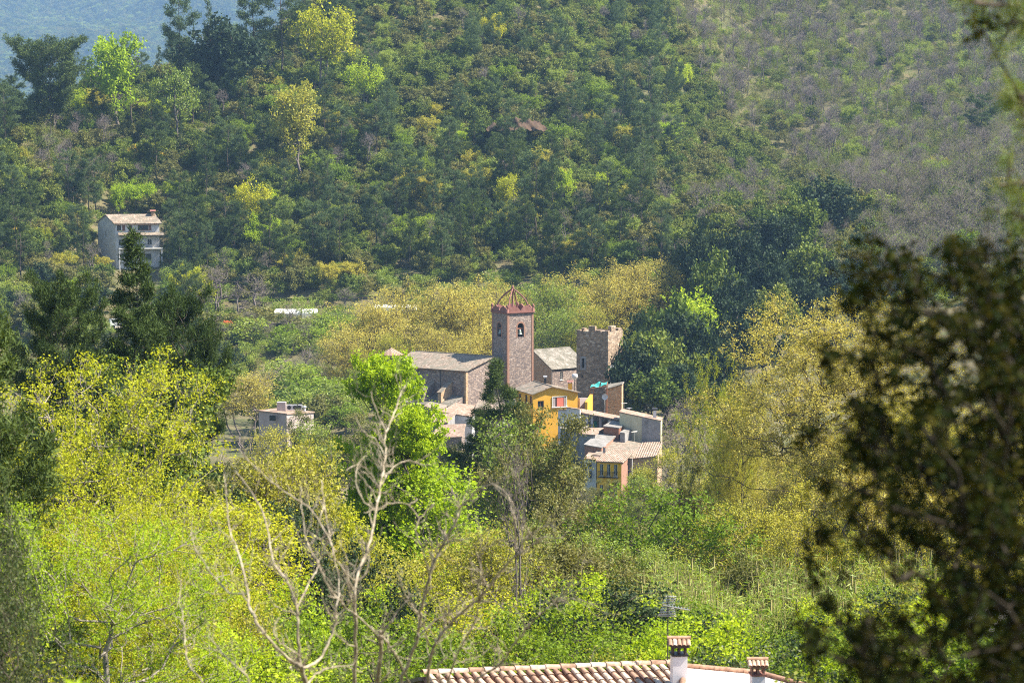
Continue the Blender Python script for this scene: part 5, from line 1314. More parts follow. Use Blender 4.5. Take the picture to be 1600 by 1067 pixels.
# little outbuilding bottom right behind the dark leaves
def shed():
    A=P(1530,1060,58); zb=H(A.x,58)-.5; o=Vector((A.x,A.y,zb)); root=empty('garden_shed',o); tag(root,'pale garden shed with greenish glazed side, half hidden behind the dark leaves at lower right','shed')
    h_=P(1530,990,58).z-zb; mb=MB(); mb.box((.1,0,h_/2),(.28,.28,h_)); mb.build('corner_post',M['white'],root)
    mb=MB(); mb.box((.9,.6,h_/2),(1.3,.08,h_)); mb.build('glazed_panel',M['greenglass'],root)
    mb=MB(); mb.box((1.6,1.2,h_+.05),(3.4,2.8,.12)); mb.build('roof',M['asb'],root)
    mb=MB(); mb.box((2.6,1.2,h_/2),(1.6,2.2,h_)); mb.build('wall',M['cream'],root)
M['greenglass']=plain('greenish_glass',(.12,.26,.24),.25,0,.5)
shed()

# ------------------------------------------------------------------ near and middle vegetation
proto('nmaple0',broadleaf(101,14,12,2.2,280,16,48000,.080,.15,.012,5,.75,stems=1,aspect=.8,shell=.25,twig_r=.5),M['palebark'],14,LM['yellow'])
proto('nmaple1',broadleaf(102,12,10,1.5,240,14,40000,.080,.15,.012,5,.7,stems=2,aspect=.8,shell=.25,twig_r=.5),M['bark'],12,LM['yellow'])
proto('nlime',broadleaf(103,18,8.0,3.0,200,20,40000,.19,.20,.016,4,.6,stems=1,aspect=.85,shell=.35,up=.4,top=.5),M['bark'],18,LM['lime'])
proto('nplane',broadleaf(104,22,18,3,520,26,80000,.14,.18,.016,6,1.0,stems=1,aspect=.7,shell=.3,twig_r=.5,top=.42),M['bark'],22,LM['gold'])
proto('noak0',broadleaf(105,11,9,1.0,130,12,42000,.15,.26,.02,4,.5,stems=2,aspect=.55,shell=.45,fill=.1),M['bark'],11,LM['oak'])
proto('noak1',broadleaf(106,12,8,1.0,130,10,42000,.15,.26,.02,4,.5,stems=1,aspect=.55,shell=.45,fill=.1),M['bark'],12,LM['oak'])
proto('nshrub0',broadleaf(107,4,4.6,.1,100,11,13000,.078,.12,.008,4,.35,stems=5,aspect=.7,shell=.35,fill=.1),M['bark'],4,LM['green'])
proto('nshrub1',broadleaf(108,4,4.2,.1,90,10,12000,.074,.11,.008,4,.35,stems=6,aspect=.7,shell=.25),M['bark'],4,LM['green'])
proto('nshrub2',broadleaf(109,5,3.6,.1,110,7,9000,.08,.12,.007,5,.5,stems=7,aspect=.6,shell=.15,twig_r=.6),M['greybark'],5,LM['yellow'])
proto('nsap0',broadleaf(110,9,4.2,.5,130,8,10000,.11,.15,.010,5,.7,stems=4,aspect=.7,shell=.15,twig_r=.5),M['greybark'],9,LM['goldgreen'])
proto('nsap1',broadleaf(111,8,5,.4,120,9,15000,.11,.17,.010,4,.6,stems=5,aspect=.7,shell=.25,twig_r=.5),M['greybark'],8,LM['goldgreen'])
proto('npine0',pine(112,22,11,3.0,120,44,36,.36,.05,shape='cone',droop=.0,upt=.55,r=.008),M['bark'],22,LM['pine'])
proto('npine1',pine(113,20,8.0,9.5,64,34,34,.36,.045,shape='cone',droop=.05,upt=.5,r=.009),M['bark'],20,LM['pine'])
proto('npine2',pine(114,18,9,3,90,46,34,.32,.045,shape='round',droop=.0,upt=.5),M['bark'],18,LM['pine'])
def nh(name,key,px,toppy,Y,lm,label,cat='tree',group=None,ws=1.0,rz=None):
    p=P(px,toppy,Y); zg=H(p.x,Y); far_enough(p.x,Y,3 if Y>100 else 1.5); return plant(name,key,p.x,Y,max(1.2,p.z-zg),lm,label,cat,group,ws,rz)
nh('conifer','npine0',205,368,125,'pine','tall dark conifer spreading its branches in front of the white hillside house','pine tree',ws=.85,rz=.4)
nh('conifer','npine2',285,490,128,'pine','dark conifer leaning out right of the tall one','pine tree',ws=.55)
nh('conifer','npine2',100,468,122,'pine','dark conifer left of the tall one, above the yellow maple','pine tree',ws=.6)
nh('pine_tree','npine0',-85,290,62,'pine','pine at the left edge cut by the picture border','pine tree',ws=.9,rz=1.0)
nh('pine_tree','npine1',766,566,200,'pine','slender dark pine with bare trunk in front of the church gable','pine tree',ws=1.1)
nh('pine_tree','nsap1',820,640,196,'palegreen','loose pale young tree right of the slender dark pine')
nh('lime_tree','nlime',598,546,135,'lime','tall vivid lime green tree in front of the church chapels',ws=.74)
nh('sapling','nsap1',655,705,133,'lime','lime green side tree low on the right of the tall vivid one',ws=1.3)
nh('plane_tree','nplane',1285,482,172,'gold','huge golden spreading tree on the right with fan of dark branches','plane tree',ws=1.12,rz=2.0)
nh('plane_tree','nplane',1165,610,186,'goldgreen','golden green tree between the village roofs and the huge golden tree','plane tree',ws=.36,rz=.5)
nh('plane_tree','nplane',1420,640,160,'goldgreen','golden tree behind the dark leaves, right of the huge one','plane tree',ws=1.1,rz=4)
nh('leafy_tree','nmaple1',1118,545,215,'yellow','bright lime crown between the oaks and the huge golden tree',ws=.36)
nh('maple_tree','nmaple0',120,572,82,'yellow','large yellow flowering maple at left with arching branches','maple',ws=1.0,rz=.3)
nh('maple_tree','nmaple1',180,670,76,'yellow','yellow maple filling the left, right of and before the large one','maple',ws=.9)
nh('maple_tree','nmaple1',30,690,70,'yellow','yellow green maple at the left edge under the border pine','maple',ws=1.0)
nh('maple_tree','nmaple0',235,800,66,'yellow','lower yellow maple spreading over the green shrubs at left','maple',ws=1.0,rz=2)
nh('maple_tree','nmaple0',150,800,58,'lime','yellow green young tree low at the left below the maples','maple',ws=1.0,rz=4)
nh('oak_tree','noak0',250,575,112,'oak','broad green oak below the tall dark conifer','oak tree',ws=1.0)
nh('oak_tree','noak1',330,600,108,'olive','olive green oak right of the broad one below the conifer','oak tree',ws=1.0)
nh('oak_tree','noak1',385,618,104,'darkoak','dark oak left of the pale pink house','oak tree',ws=.85)
nh('oak_tree','noak0',200,600,116,'darkoak','dark oak behind the yellow maple crown','oak tree',ws=1.0)
nh('sapling','nsap0',388,575,375,'gold','orange gold budding tree above the pale pink house roof',ws=1.4)
nh('oak_tree','noak0',862,645,190,'olive','broad olive green oak below the ochre house','oak tree',ws=.78)
nh('oak_tree','noak1',805,685,186,'oak','darker oak between the slender pine and the broad olive oak','oak tree',ws=.42)
nh('oak_tree','noak1',700,690,172,'darkoak','dark evergreen under the slender pine','oak tree',ws=.55)
nh('oak_tree','noak0',665,735,150,'darkoak','low dark evergreen right of the lime green tree trunk','oak tree',ws=1.0)
nh('oak_tree','noak0',1085,720,190,'olive','grey olive bush at the right foot of the village','oak tree',ws=.45)
nh('bush','nshrub0',1050,772,150,'green','bright green bush above the canes right of centre','bush',ws=1.2)
nh('sapling','nsap0',465,675,118,'goldgreen','thin stemmed yellow green tree left of the lime green tree',ws=.9)
nh('sapling','nsap0',425,690,112,'goldgreen','thin stemmed yellow green tree below the pale pink house',ws=.9,rz=1)
nh('sapling','nsap1',500,740,120,'yellow','yellow green tree touching the left of the lime green tree',ws=.9)
nh('sapling','nsap0',365,760,96,'yellow','slim yellow green sapling cluster under the dark oak',ws=1.3)
nh('leafy_tree','hbare1',808,740,92,'palegreen','thin nearly leafless sapling in front of the olive oak',ws=.3)
for k,(px,tp,Y) in enumerate(((1052,648,348),(1075,635,352),(1095,655,345),(1062,690,322),(1095,700,318))):
    nh('bare_tree','hbare%d'%(k%4),px,tp,Y,'brownbud' if k%2 else 'palegreen',('bare grey brown tree ' if k%2 else 'budding thin tree ')+('touching the cream house','behind the others right of the cream house','rightmost of those right of the cream house','in front, right of the low tiled roof','in front, farthest right below the cream house')[k],'tree','thin trees at the right end of the village',1.0)
nh('sapling','nsap1',1040,695,312,'goldgreen','yellow green tree hiding the right end of the low tiled roof',ws=1.1)
nh('sapling','nsap1',1005,735,308,'palegreen','pale tree at the right corner of the bright ochre row house',ws=.9)
nh('sapling','nsap0',893,720,310,'olive','olive tree left of the narrow white house',ws=.9)
nh('oak_tree','noak0',948,750,318,'olive','olive green tree hiding the foot of the bright ochre row house','oak tree',ws=1.0)
nh('sapling','nsap1',985,762,314,'goldgreen','yellow green tree right of the olive one below the ochre row house',ws=1.0)
nh('oak_tree','noak1',905,752,320,'oak','green tree below the narrow white house','oak tree',ws=.9)
nh('oak_tree','noak1',468,662,335,'darkoak','dark tree below the right side of the pink house','oak tree',ws=.8)
nh('oak_tree','noak0',640,700,330,'oak','green oak below the low terracotta roofs behind the lime green tree','oak tree',ws=.9)
nh('sapling','nsap1',700,690,330,'olive','olive tree below the lowest tiled roof behind the slender pine',ws=.9)
for k,(px,tp,Y,key,lm,dsc) in enumerate(((455,560,432,'hleaf0','palegreen','highest of the pale green trees left of the golden row'),(490,575,425,'hleaf1','green','fresh green tree right of the highest pale one left of the golden row'),(520,590,415,'hleaf2','palegreen','pale green tree touching the left end of the golden row'),
   (440,600,410,'hoak1','oak','rounded oak behind the pink house roof'),(475,605,400,'hleaf2','palegreen','pale tree over the air conditioners of the pink house'),(510,622,392,'hoak2','olive','olive oak right of the pink house'),(540,630,388,'hleaf0','green','fresh green tree between the pink house and the lime green tree'),
   (420,590,420,'hbare1','brownbud','leafless tree behind the left of the pink house'),(560,610,400,'hleaf1','palegreen','pale tree behind the crown of the lime green tree'),(470,550,445,'hbare2','brownbud','leafless tree low on the terrace slope'))):
    nh('oak_tree' if 'oak' in key else ('bare_tree' if 'bare' in key else 'leafy_tree'),key,px,tp,Y,lm,dsc,'oak tree' if 'oak' in key else 'tree',ws=1.2)
for k,(px,tp,Y,key,lm,dsc) in enumerate(((400,652,330,'noak1','olive','olive oak under the left corner of the pink house'),(440,660,328,'nsap1','goldgreen','olive yellow tree under the middle of the pink house'),(500,652,330,'nsap1','palegreen','pale tree under the right end of the pink house'),(545,650,335,'noak0','olive','olive oak beside the trunk of the lime green tree'))):
    nh('oak_tree' if 'oak' in key else 'sapling',key,px,tp,Y,lm,dsc,'oak tree' if 'oak' in key else 'tree',ws=1.1)
nh('lime_tree','nlime',640,625,133,'lime','lower lime green tree filling the right side under the tall vivid one',ws=.8,rz=2)
nh('oak_tree','noak1',848,640,345,'oak','small green oak against the front of the ochre house','oak tree',ws=.8)
nh('oak_tree','noak0',478,646,336,'olive','olive oak covering the right corner of the pink house','oak tree',ws=.75)
nh('sapling','nsap0',1000,728,322,'palegreen','slim pale tree before the low tiled roof at the right end of the village',ws=.9)
# fill: mid valley trees
LINE=[(0,640),(200,720),(330,770),(410,770),(520,800),(690,815),(760,760),(840,765),(890,805),(1000,805),(1060,775),(1150,690),(1280,640),(1420,640),(1600,560)]
lx=[a for a,b in LINE]; ly=[b for a,b in LINE]
nm=0; cnt2={}
midp=[]
for _ in range(5000):
    Y=rnd.uniform(100,320); px=rnd.uniform(-60,1660); X=(px-800)/F*Y
    if not far_enough(X,Y,5.5 if Y>150 else 4.2): continue
    midp.append((X,Y,px))
for X,Y,px in midp:
    Z=H(X,Y); top=P(px,float(np.interp(px,lx,ly))+rnd.uniform(0,45),Y).z; hmax=top-Z
    if hmax<2.5 or (890<px<1245 and Y<128) or (690<px<1200 and Y<66): continue
    r=rnd.random(); zt_=P(px,0,Y)
    if px<330: side='behind the yellow maples at left'; ks=[('nmaple1','yellow',.3),('nsap1','goldgreen',.2),('noak0','oak',.3),('nsap1','green',.2)]
    elif px<560: side='in the thicket between the dark oak and the lime green tree'; ks=[('nsap0','yellow',.2),('nsap1','goldgreen',.25),('nshrub0','green',.25),('noak1','darkoak',.3)]
    elif px<760: side='in the hollow below the lime green tree'; ks=[('noak1','darkoak',.3),('nsap1','goldgreen',.3),('nshrub0','green',.4)]
    elif px<1060: side='in the valley just below the village'; ks=[('noak0','olive',.4),('nsap1','palegreen',.3),('nsap0','goldgreen',.15),('nshrub1','green',.15)]
    else: side='under the huge golden tree'; ks=[('nsap1','goldgreen',.4),('noak1','olive',.2),('nshrub0','green',.2),('nsap0','gold',.2)]
    acc=0
    for key,lm,pr in ks:
        acc+=pr
        if r<=acc: break
    nmx=0; hh=min(hmax,{'nmaple1':11,'nsap1':8,'nsap0':9,'noak0':9,'noak1':9,'nshrub0':4.5,'nshrub1':4.5}[key]*rnd.uniform(.8,1.25))
    if Y>240: hh=min(hmax,hh*1.4)
    top_py=proj(X,Y,Z+hh)[1]
    if top_py>1080: continue
    adj={'yellow':'yellow green','goldgreen':'olive yellow','green':'fresh green','oak':'green evergreen','olive':'dull olive','darkoak':'dark evergreen','palegreen':'pale green','gold':'golden'}[lm]
    isb=key.startswith('nshrub'); nmn='bush' if isb else ('oak_tree' if 'oak' in key else ('maple_tree' if 'maple' in key else 'sapling'))
    plant(nmn,key,X,Y,hh,lm,'%s %s %s'%(adj,'bush' if isb else 'tree',side),'bush' if isb else ('oak tree' if 'oak' in key else 'tree'),'trees and bushes filling the valley',wscale=rnd.uniform(.9,1.25),z=Z-.2); nm+=1
# near shrubs Y 58..105
for _ in range(2600):
    Y=rnd.uniform(50,104); px=rnd.uniform(-80,1700); X=(px-800)/F*Y
    if 640<px<1310 and Y<70: continue
    if 890<px<1245 and Y>96: continue
    if not far_enough(X,Y,2.6): continue
    Z=H(X,Y); line=np.interp(px,[0,150,330,420,560,700,870,950,1250,1400,1600],[800,850,840,780,800,840,870,905,900,900,820]); hmax=P(px,line+rnd.uniform(0,60),Y).z-Z
    if hmax<1.3: continue
    hh=min(hmax,rnd.uniform(3,6.5)); 
    if proj(X,Y,Z+hh)[1]>1075: continue
    r=rnd.random()
    if px<330: k_,lm=('nshrub0','lime') if r<.35 else (('nshrub2','yellow') if r<.75 else ('nshrub1','green')); side='under the yellow maples at lower left'
    elif px<600: k_,lm=('nshrub1','green') if r<.4 else (('nshrub2','goldgreen') if r<.75 else ('nshrub0','lime')); side='behind the bare branches at lower centre left'
    elif px<880: k_,lm=('nshrub0','lime') if (r<.4 and Y<80) else (('nshrub1','green') if r<.7 else ('nshrub2','yellow')); side='behind the bare branches right of the forked trunk'
    elif px<1260: k_,lm=('nshrub1','green') if r<.45 else (('nshrub2','goldgreen') if r<.65 else ('nshrub0','lime')); side='between the villa roof and the canes'
    else: k_,lm=('nshrub0','lime') if r<.4 else (('nshrub1','green') if r<.8 else ('nshrub2','yellow')); side='behind the dark leaves at lower right'
    if rnd.random()<.24: lm=rnd.choice(['oak','darkoak'])
    adj={'yellow':'yellow budding','goldgreen':'olive yellow','green':'fresh green','lime':'bright lime','oak':'deep green','darkoak':'dark evergreen'}[lm]
    plant('bush',k_,X,Y,hh,lm,adj+' bush '+side,'bush','bushes on the near slope',wscale=rnd.uniform(.9,1.3),z=Z-.1)
nh('bush','nshrub1',1190,1005,68,'silver','small silvery grey bush beside the villa chimneys','bush',ws=1.2)
# cane thicket
rng=np.random.default_rng(9); cw=Veg(); cl=Veg(); nC=2200
cpx=rng.uniform(860,1500,nC); cY=rng.uniform(98,127,nC); cX=(cpx-800)/F*cY; cZ=height(cX,cY)
h_=rng.uniform(4.2,7.0,nC)*(.75+.25*np.sin(cX*.6)**2); base=np.stack([cX,cY,cZ-.1],1); lean=rng.normal(size=(nC,3))*[.5,.5,0]
p1=base+lean*.3+np.stack([0*h_,0*h_,h_*.5],1); p2=base+lean+np.stack([0*h_,0*h_,h_],1)
cw.segs(base,p1,.022,.018,4); cw.segs(p1,p2,.018,.007,4)
pl=rng.random(nC)<.05; tp=p2[pl]; cw.segs(tp,tp+np.array([0,0,.55]),.05,.02,4)
for k in range(22):
    f=rng.uniform(.25,1.0,(nC,1)); c=np.where(f<.5,base+(p1-base)*f*2,p1+(p2-p1)*(f-.5)*2)
    T=rng.normal(size=(nC,3)); T[:,2]=np.abs(T[:,2])*.4+.25; T/=np.linalg.norm(T,axis=1,keepdims=True); cl.leaves(rng,c+T*.22,.46,.05,.2,T=T)
cw_o=obj('cane_thicket',cw.mesh('cane_stems',noise_mat('cane_stalk',[(.20,.19,.06),(.34,.28,.12)],2,.8)))
tag(cw_o,'dense thicket of tall green canes above the villa roof','canes',kind='stuff')
o2=obj('cane_leaves',cl.mesh('cane_leaves',LM['cane']),cw_o)
# near slope undergrowth
ng=[]
for _ in range(5200):
    Y=rnd.uniform(48,330); px=rnd.uniform(-100,1700); X=(px-800)/F*Y
    if 640<px<1300 and Y<66: continue
    if 340<Y: continue
    ng.append((X,Y,H(X,Y)-.15,rnd.uniform(.35,.9),rnd.choice([0,1])))
scatter('valley_undergrowth',ng,[src('nshrub0'),src('nshrub1')],[LM['green'],LM['oak']],'low undergrowth covering the ground of the near slope and valley','undergrowth')

# bottom left: glossy evergreen and laurel shoots
for k in range(3): pass
proto('nglossy',broadleaf(120,4.2,3.4,.3,120,12,17000,.055,.10,.006,5,.32,stems=4,aspect=.5,shell=.3),M['bark'],4.2,LM['silver'])
nh('glossy_bush','nglossy',5,815,33,'silver','dark glossy leaved evergreen bush with silvery glints in the lower left corner','bush',ws=.42)
nh('glossy_bush','nglossy',-30,720,36,'silver','taller glossy evergreen at the left edge above the corner bush','bush',ws=.32,rz=2)
def laurel(px,py,label,seed,n):
    rg=np.random.default_rng(seed); p=P(px,py,13.5); zg=H(p.x,13.5); root=empty('laurel_shoot',(p.x,p.y,zg)); tag(root,label,'shrub','laurel shoots at the bottom edge')
    hh=p.z-zg; lv=MB(); st=MB()
    for k in range(n):
        ox=rg.normal()*.10; oy=rg.normal()*.10; top=hh*(1-abs(ox)*.25)-rg.uniform(0,.10); st.tube([(0,0,0),(ox*.5,oy*.5,top*.6),(ox,oy,top-.12)],[.012,.008,.004],5)
        for j in range(9):
            a=rg.uniform(0,6.28); up=rg.uniform(.3,1.3); d=Vector((math.cos(a),math.sin(a),up)).normalized(); L_=rg.uniform(.07,.12); b=Vector((-math.sin(a),math.cos(a),0))
            c=Vector((ox,oy,top-.12-rg.uniform(0,.08))); w_=L_*.17; nn_=d.cross(b)*.012
            q=[c,c+d*L_*.35+b*w_,c+d*L_*.7+b*w_*.85,c+d*L_,c+d*L_*.7-b*w_*.85,c+d*L_*.35-b*w_]; mdl=[c+d*L_*.35-nn_,c+d*L_*.7-nn_]
            lv.poly([q[0],q[1],mdl[0]]); lv.poly([q[1],q[2],mdl[1],mdl[0]]); lv.poly([q[2],q[3],mdl[1]]); lv.poly([q[3],q[4],mdl[1]]); lv.poly([q[4],q[5],mdl[0],mdl[1]]); lv.poly([q[5],q[0],mdl[0]])
    st.build('stem',M['bark'],root); lv.build('foliage',LM['lime'],root)
laurel(110,1030,'leftmost bright laurel shoot poking up at the bottom edge',1,3)
laurel(160,1052,'bright laurel shoot between the leftmost and the middle one',4,3)
laurel(205,1042,'middle bright laurel shoot at the bottom edge, left of the last pair',2,3)
laurel(250,1050,'rightmost bright laurel shoot at the bottom edge',3,3)

# ------------------------------------------------------------------ bare forked tree in front (traced as real limbs at about 27 m)
def bare_tree(label, seed, limbs, rootpx):
    rg=np.random.default_rng(seed)
    def Yf(px,py): return 27+1.6*math.sin(px/95.0+.6)+1.2*math.sin(py/120.0+px/170.0)
    g=P(rootpx,1300,27); zg=H(g.x,27); root=empty('bare_tree',(g.x,27,zg)); tag(root,label,'tree')
    o=Vector((g.x,27,zg)); k=27/F; Vg=Veg()
    def W(px,py): return P(px,py,Yf(px,py))-o
    def add(pts_,r0,r1,name=None,side=True,depth=0):
        # smooth by Catmull-Rom
        pp=[Vector(p) for p in pts_]; out=[]
        for i in range(len(pp)-1):
            a=pp[max(i-1,0)];b=pp[i];c=pp[i+1];d=pp[min(i+2,len(pp)-1)]
            for t in (0,.25,.5,.75): out.append(.5*((2*b)+(c-a)*t+(2*a-5*b+4*c-d)*t*t+(3*b-a-3*c+d)*t**3))
        out.append(pp[-1]); n=len(out)
        out=[p+Vector(rg.normal(size=3))*.006 for p in out]
        rad=[r0+(r1-r0)*i/(n-1) for i in range(n)]; rad=[r*(1+.10*rg.normal()) for r in rad]
        mb=MB(); mb.tube(out,rad,8); TW.append(mb)
        if side:
            L=sum((b-a).length for a,b in zip(out,out[1:])); ns=int(L*(7.5 if depth==0 else 6))
            for _ in range(ns):
                i=int(rg.integers(n//4,n-1)); d=(out[i+1]-out[i]).normalized(); q=Vector(rg.normal(size=3)); q=(q-d*q.dot(d)).normalized()
                v=(d*.7+q*.8+Vector((0,0,.25))).normalized(); l=rg.uniform(.12,.55)*(1 if depth==0 else .45); r=min(rad[i]*.5,.009 if depth==0 else .004)
                s=[out[i]]
                for j in range(3): v=(v+Vector(rg.normal(size=3))*.28+Vector((0,0,.18))).normalized(); s.append(s[-1]+v*l/3)
                add(s,r,r*.35,None,depth<1,depth+1)
        if name:
            tw=MB()
            for m_ in TW:
                b=len(tw.v); tw.v+=m_.v; tw.f+=[[i+b for i in f] for f in m_.f]; tw.uv+=m_.uv
            tw.build(name,M['nearbark'],root,True)
    TW=[]
    for pl,r0,r1,nm_ in limbs:
        TW.clear(); add([W(*p) for p in pl],r0*k*.50,r1*k*.50,nm_)
T='trunk'; Lb='limb'
bare_tree('leafless pale barked tree with many forked limbs in front of the lime green tree',1,[
 ([(585,1460),(590,1250),(592,1067),(594,1000),(594,985)],9,5.5,T),
 ([(592,995),(561,965),(544,951),(530,937),(512,930)],3,1.5,Lb),
 ([(575,1450),(560,1200),(554,1067),(556,1010),(555,960),(554,924),(561,893),(575,855),(585,810),(594,762),(600,727),(602,700),(603,677),(615,646),(625,617),(633,602)],6,1.8,T),
 ([(603,677),(594,655),(585,632),(579,612)],2.4,1.2,Lb),([(602,716),(590,690),(570,675),(555,650)],2.2,1,Lb),([(588,800),(565,778),(556,745),(562,720),(575,712)],2,1,Lb),
 ([(554,924),(540,896),(530,879),(515,862)],3,1.4,Lb),([(594,762),(575,735),(560,725),(540,735)],2,1,Lb),([(596,757),(615,730),(640,720),(668,727),(680,722)],2.2,1,Lb),
 ([(600,1300),(615,1150),(626,1067),(637,1037),(650,1003),(656,975),(659,948),(668,913),(674,886),(685,865),(699,838),(711,817),(717,795),(730,783),(743,769),(766,757),(785,765),(800,785)],6.5,1.6,T),
 ([(717,795),(712,778),(705,760)],1.8,1,Lb),([(685,865),(672,850),(661,840)],1.8,1,Lb),
 ([(652,996),(668,979),(695,961),(723,941),(740,913),(750,903),(765,893)],3,1.2,Lb),
 ([(671,893),(661,862),(650,827),(657,810),(678,786)],2.6,1.2,Lb),([(657,810),(637,789),(613,786),(592,793),(568,801)],2,1,Lb),([(637,789),(650,782),(651,778)],1.5,1,Lb),
 ([(690,1330),(672,1200),(669,1067),(671,1037),(678,1010),(702,975),(736,944),(754,930),(771,906),(791,882),(810,865),(833,851),(846,839)],6.5,1.8,T),
 ([(810,865),(819,844),(833,831),(860,817),(881,807),(895,786)],2.6,1,Lb),([(806,862),(805,820),(802,786),(809,762),(812,740)],2.2,1,Lb),([(802,790),(790,770),(772,762)],1.5,.8,Lb),([(846,839),(870,842),(880,838)],1.6,.8,Lb),
 ([(720,1300),(725,1120),(740,1067),(771,1044),(791,1027),(802,1006),(822,982),(850,955),(867,941),(890,936),(905,936)],4.2,1.5,T),
 ([(867,941),(891,913),(908,886),(926,872)],2,1,Lb),
 ([(757,910),(752,890),(747,872),(745,848),(764,827)],2.4,1.1,Lb),([(738,910),(737,890),(736,872),(760,855),(778,844)],2.2,1,Lb),([(757,905),(745,960),(735,985),(715,1020),(700,1060),(690,1120)],2,3.5,Lb),
 ([(671,1010),(665,985),(655,965),(640,940),(628,915),(622,895)],2.4,1.2,Lb),([(690,1067),(684,1040),(692,1030),(700,1015)],1.8,1,Lb),
 ([(594,990),(610,1010),(625,1035),(640,1067)],3,3,Lb),([(554,1010),(535,1000),(520,985)],2,1,Lb)],585)
bare_tree('second leafless pale barked tree, left of the first, with upright forked limbs',2,[
 ([(500,1460),(485,1200),(478,1067),(464,1036)],9,7,T),
 ([(464,1040),(468,1010),(465,975),(464,951),(447,906),(427,879),(420,838),(406,789),(382,752),(365,735)],4.5,1.5,T),
 ([(464,1036),(444,1023),(416,992),(392,951),(384,913),(372,862),(358,820),(354,779),(350,740)],4.5,1.5,T),
 ([(386,928),(358,924),(330,896),(306,858),(298,830)],2.6,1.1,Lb),([(464,948),(485,906),(495,890),(500,870)],2.6,1.2,Lb),
 ([(468,1044),(499,1030),(516,999),(524,970),(526,948),(530,906),(522,870),(516,838),(506,786),(503,750)],4,1.4,T),
 ([(526,934),(508,905),(495,879),(485,860),(478,838),(471,793),(470,760)],2.8,1.2,Lb),([(526,865),(505,825),(482,793),(455,775),(430,758),(410,740),(389,721),(372,700)],2.6,1.1,Lb),
 ([(500,812),(504,790),(498,775)],1.8,.9,Lb),([(482,1067),(495,1052),(515,1044),(540,1040),(565,1050)],3,1.6,Lb),([(400,970),(398,955),(404,944),(415,942)],1.6,.8,Lb),
 ([(470,1025),(440,1005),(428,985),(435,965)],2,1,Lb),([(392,1120),(389,1065),(370,1040),(351,1023),(335,1005),(320,992)],2.8,1.2,Lb),
 ([(322,1130),(316,1067),(299,1044),(292,1027),(289,1000),(286,968),(280,940),(283,905)],2.8,1.1,Lb)],478)

# ------------------------------------------------------------------ dark trees close by at the right
def near_tree():
    rg=np.random.default_rng(77); tx,ty=4.1,10.8; zg=H(tx,ty); root=empty('dark_oak',(tx,ty,zg)); tag(root,'dark out of focus oak whose leafy branches hang across the right side, very close','oak tree')
    o=np.array([tx,ty,zg]); att=[]; 
    poly=[(1620,520),(1590,440),(1545,430),(1500,540),(1440,560),(1440,640),(1400,650),(1330,620),(1280,660),(1235,680),(1225,800),(1290,880),(1250,940),(1230,1100),(1640,1100)]
    while len(att)<300:
        px,py=rg.uniform(1210,1660),rg.uniform(420,1110); dens=min(1,max(.10,(px-1200)/300)**1.3)*(1 if py>620 else .75)
        if 860<py<990 and 1290<px<1480: dens*=.35
        if inpoly(px,py,poly) and rg.random()<dens: att.append(np.array(P(px,py,rg.uniform(9.0,12.5)))-o)
    for (px,py) in [(1360,400),(1345,455),(1375,430),(1405,405),(1420,470),(1400,500),(1440,450),(1335,480),(1385,520),(1470,500),(1450,540),(1300,560),(1350,560),(1500,400),(1540,390),(1530,430),(1570,470),(1590,400),(1480,440),(1420,560),(1380,590)]:
        for _ in range(2): att.append(np.array(P(px+rg.normal()*8,py+rg.normal()*8,rg.uniform(9.5,11.5)))-o)
    # unseen crown mass added above and to the right to shade the visible branches
    for _ in range(170): att.append(np.array([rg.normal()*1.2+.4,rg.normal()*1.5,rg.uniform(3.2,7.5)]))
    for _ in range(60): att.append(np.array([rg.uniform(-.6,1.2),rg.uniform(-1.5,1.5),rg.uniform(1.5,4)]))
    tr=[np.array([.05*math.sin(t*7),.05*math.cos(t*5),-.4*(t==0)+t*6.0]) for t in np.linspace(0,1,10)]
    pos,par,rad,tips=skeleton(rg,tr,att,.0045,.5,.07)
    wd=Veg(); k=np.arange(1,len(pos)); wd.segs(pos[par[k]],pos[k],np.minimum(rad[par[k]],rad[k]*1.6),rad[k],6)
    T=pos[tips]; lf=Veg(); tw=6; a=np.repeat(T,tw,0); d=rg.normal(size=a.shape); d/=np.linalg.norm(d,axis=1,keepdims=True); b=a+d*rg.uniform(.05,.17,(len(a),1)); wd.segs(a,b,.003,.0015,3)
    idx=rg.integers(0,len(a),48000); c=a[idx]+(b[idx]-a[idx])*rg.random((48000,1))*1.2+rg.normal(size=(48000,3))*.02
    lf.leaves(rg,c,.040,.020,.2)
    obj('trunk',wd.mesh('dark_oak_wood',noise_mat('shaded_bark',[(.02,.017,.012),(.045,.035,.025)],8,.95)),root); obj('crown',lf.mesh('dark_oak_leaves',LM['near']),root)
near_tree()
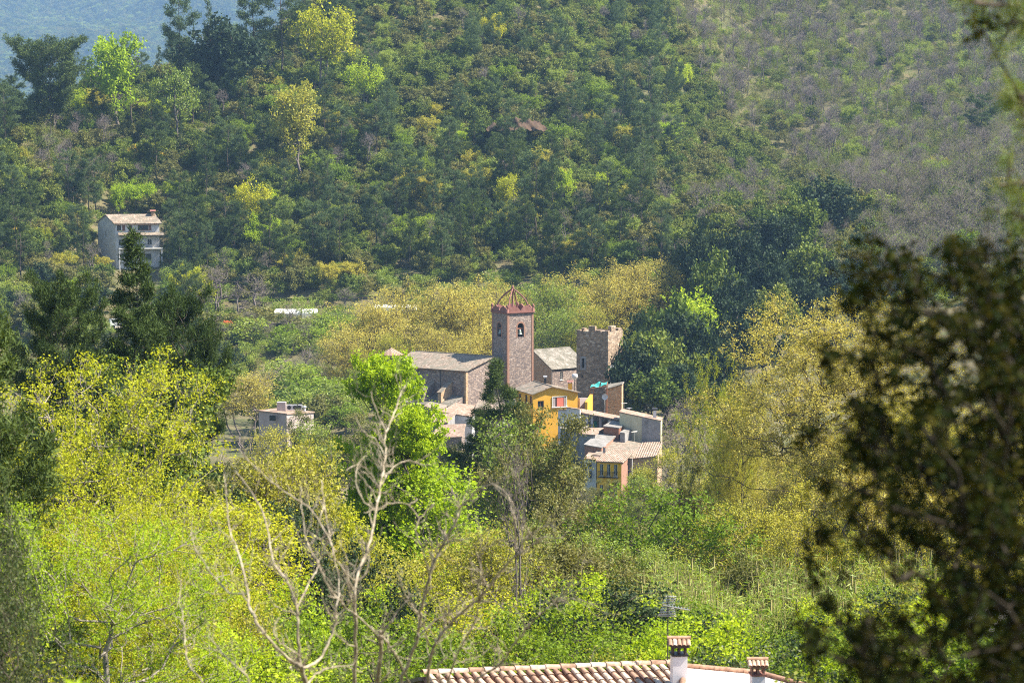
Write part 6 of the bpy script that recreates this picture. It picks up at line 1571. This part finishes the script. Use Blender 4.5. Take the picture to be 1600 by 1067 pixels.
def near_pine():
    rg=np.random.default_rng(78); tx,ty=4.6,13.5; zg=H(tx,ty); root=empty('near_pine',(tx,ty,zg)); tag(root,'close pine whose needle tufts poke in at the top right corner','pine tree')
    o=Vector((tx,ty,zg)); wd=MB(); lf=Veg(); wd.tube([(0,0,-.4),(.05,0,3),(0,.05,6),(.05,0,9.5)],[.19,.16,.11,.04],10)
    tufts=[]
    def branch(pts_,n,sp):
        q=[P(px,py,Yv)-o for px,py,Yv in pts_]; q=[Vector((0,0,q[0].z-.35))]+q; wd.tube(q,[.03]+[.014-.009*i/len(q) for i in range(len(q)-1)],6)
        for _ in range(n):
            i=int(rg.integers(1,len(q)-1)); t=rg.random(); c=q[i].lerp(q[i+1],t); d=(q[i+1]-q[i]).normalized(); off=Vector(rg.normal(size=3))*sp; wd.tube([c,c+off],[.006,.004],4); tufts.append((c+off,(d+off.normalized()*.6).normalized()))
        tufts.append((q[-1],(q[-1]-q[-2]).normalized()))
    branch([(1640,-30,12.8),(1590,10,12.6),(1550,8,12.4),(1515,4,12.3)],22,.07)
    branch([(1660,40,12.6),(1620,30,12.5),(1585,36,12.4),(1570,40,12.4)],18,.07)
    branch([(1680,130,12.8),(1630,150,12.5),(1600,150,12.3),(1584,148,12.3)],14,.06)
    branch([(1680,180,12.8),(1640,175,12.5),(1605,170,12.3),(1590,165,12.3)],12,.05)
    branch([(1690,250,12.9),(1640,262,12.5),(1600,285,12.3),(1560,290,12.2)],20,.06)
    branch([(1690,300,12.9),(1640,330,12.5),(1600,340,12.3),(1580,332,12.2)],16,.06)
    for k in range(36):
        a=rg.uniform(0,6.28); z_=rg.uniform(4.2,9.3); L=rg.uniform(.6,2.0)*(1.25-z_/12); 
        if math.cos(a)<-.2: L*=.4
        e=Vector((math.cos(a)*L,math.sin(a)*L,z_+.3*L)); s_=Vector((0,0,z_)); wd.tube([s_,s_.lerp(e,.5),e],[.03,.018,.006],5)
        for _ in range(9): t=rg.uniform(.4,1); c=s_.lerp(e,t)+Vector(rg.normal(size=3))*.14; tufts.append((c,(e-s_).normalized()))
    C=np.array([tuple(t[0]) for t in tufts]); Dn=np.array([tuple(t[1]) for t in tufts]); nn=46; C2=np.repeat(C,nn,0); T=np.repeat(Dn,nn,0)*.8+rg.normal(size=(len(C2),3))*.6; T/=np.linalg.norm(T,axis=1,keepdims=True)
    lf.leaves(rg,C2+T*.045+rg.normal(size=C2.shape)*.012,.09,.0035,0,T=T)
    wd.build('trunk',M['bark'],root); obj('crown',lf.mesh('near_pine_needles',LM['nearpine']),root)
LM['nearpine']=leaf_mat('near_pine_needle',[(.09,.16,.025),(.15,.22,.035),(.24,.20,.05)],.35,.5,.3,objvar=0)
near_pine()

# ------------------------------------------------------------------ haze
hz=MB(); hz.box((0,3250,455),(8700,6900,1050)); hm,t,N,L=nodes('haze')
pv=N('ShaderNodeVolumePrincipled'); pv.inputs['Color'].default_value=(.38,.64,1.0,1); pv.inputs['Density'].default_value=.000095; pv.inputs['Anisotropy'].default_value=.2
oo=N('ShaderNodeOutputMaterial'); L(pv.outputs[0],oo.inputs['Volume'])
ho=hz.build('haze',hm); tag(ho,kind='stuff'); tag(ho,'thin blue valley haze','haze')
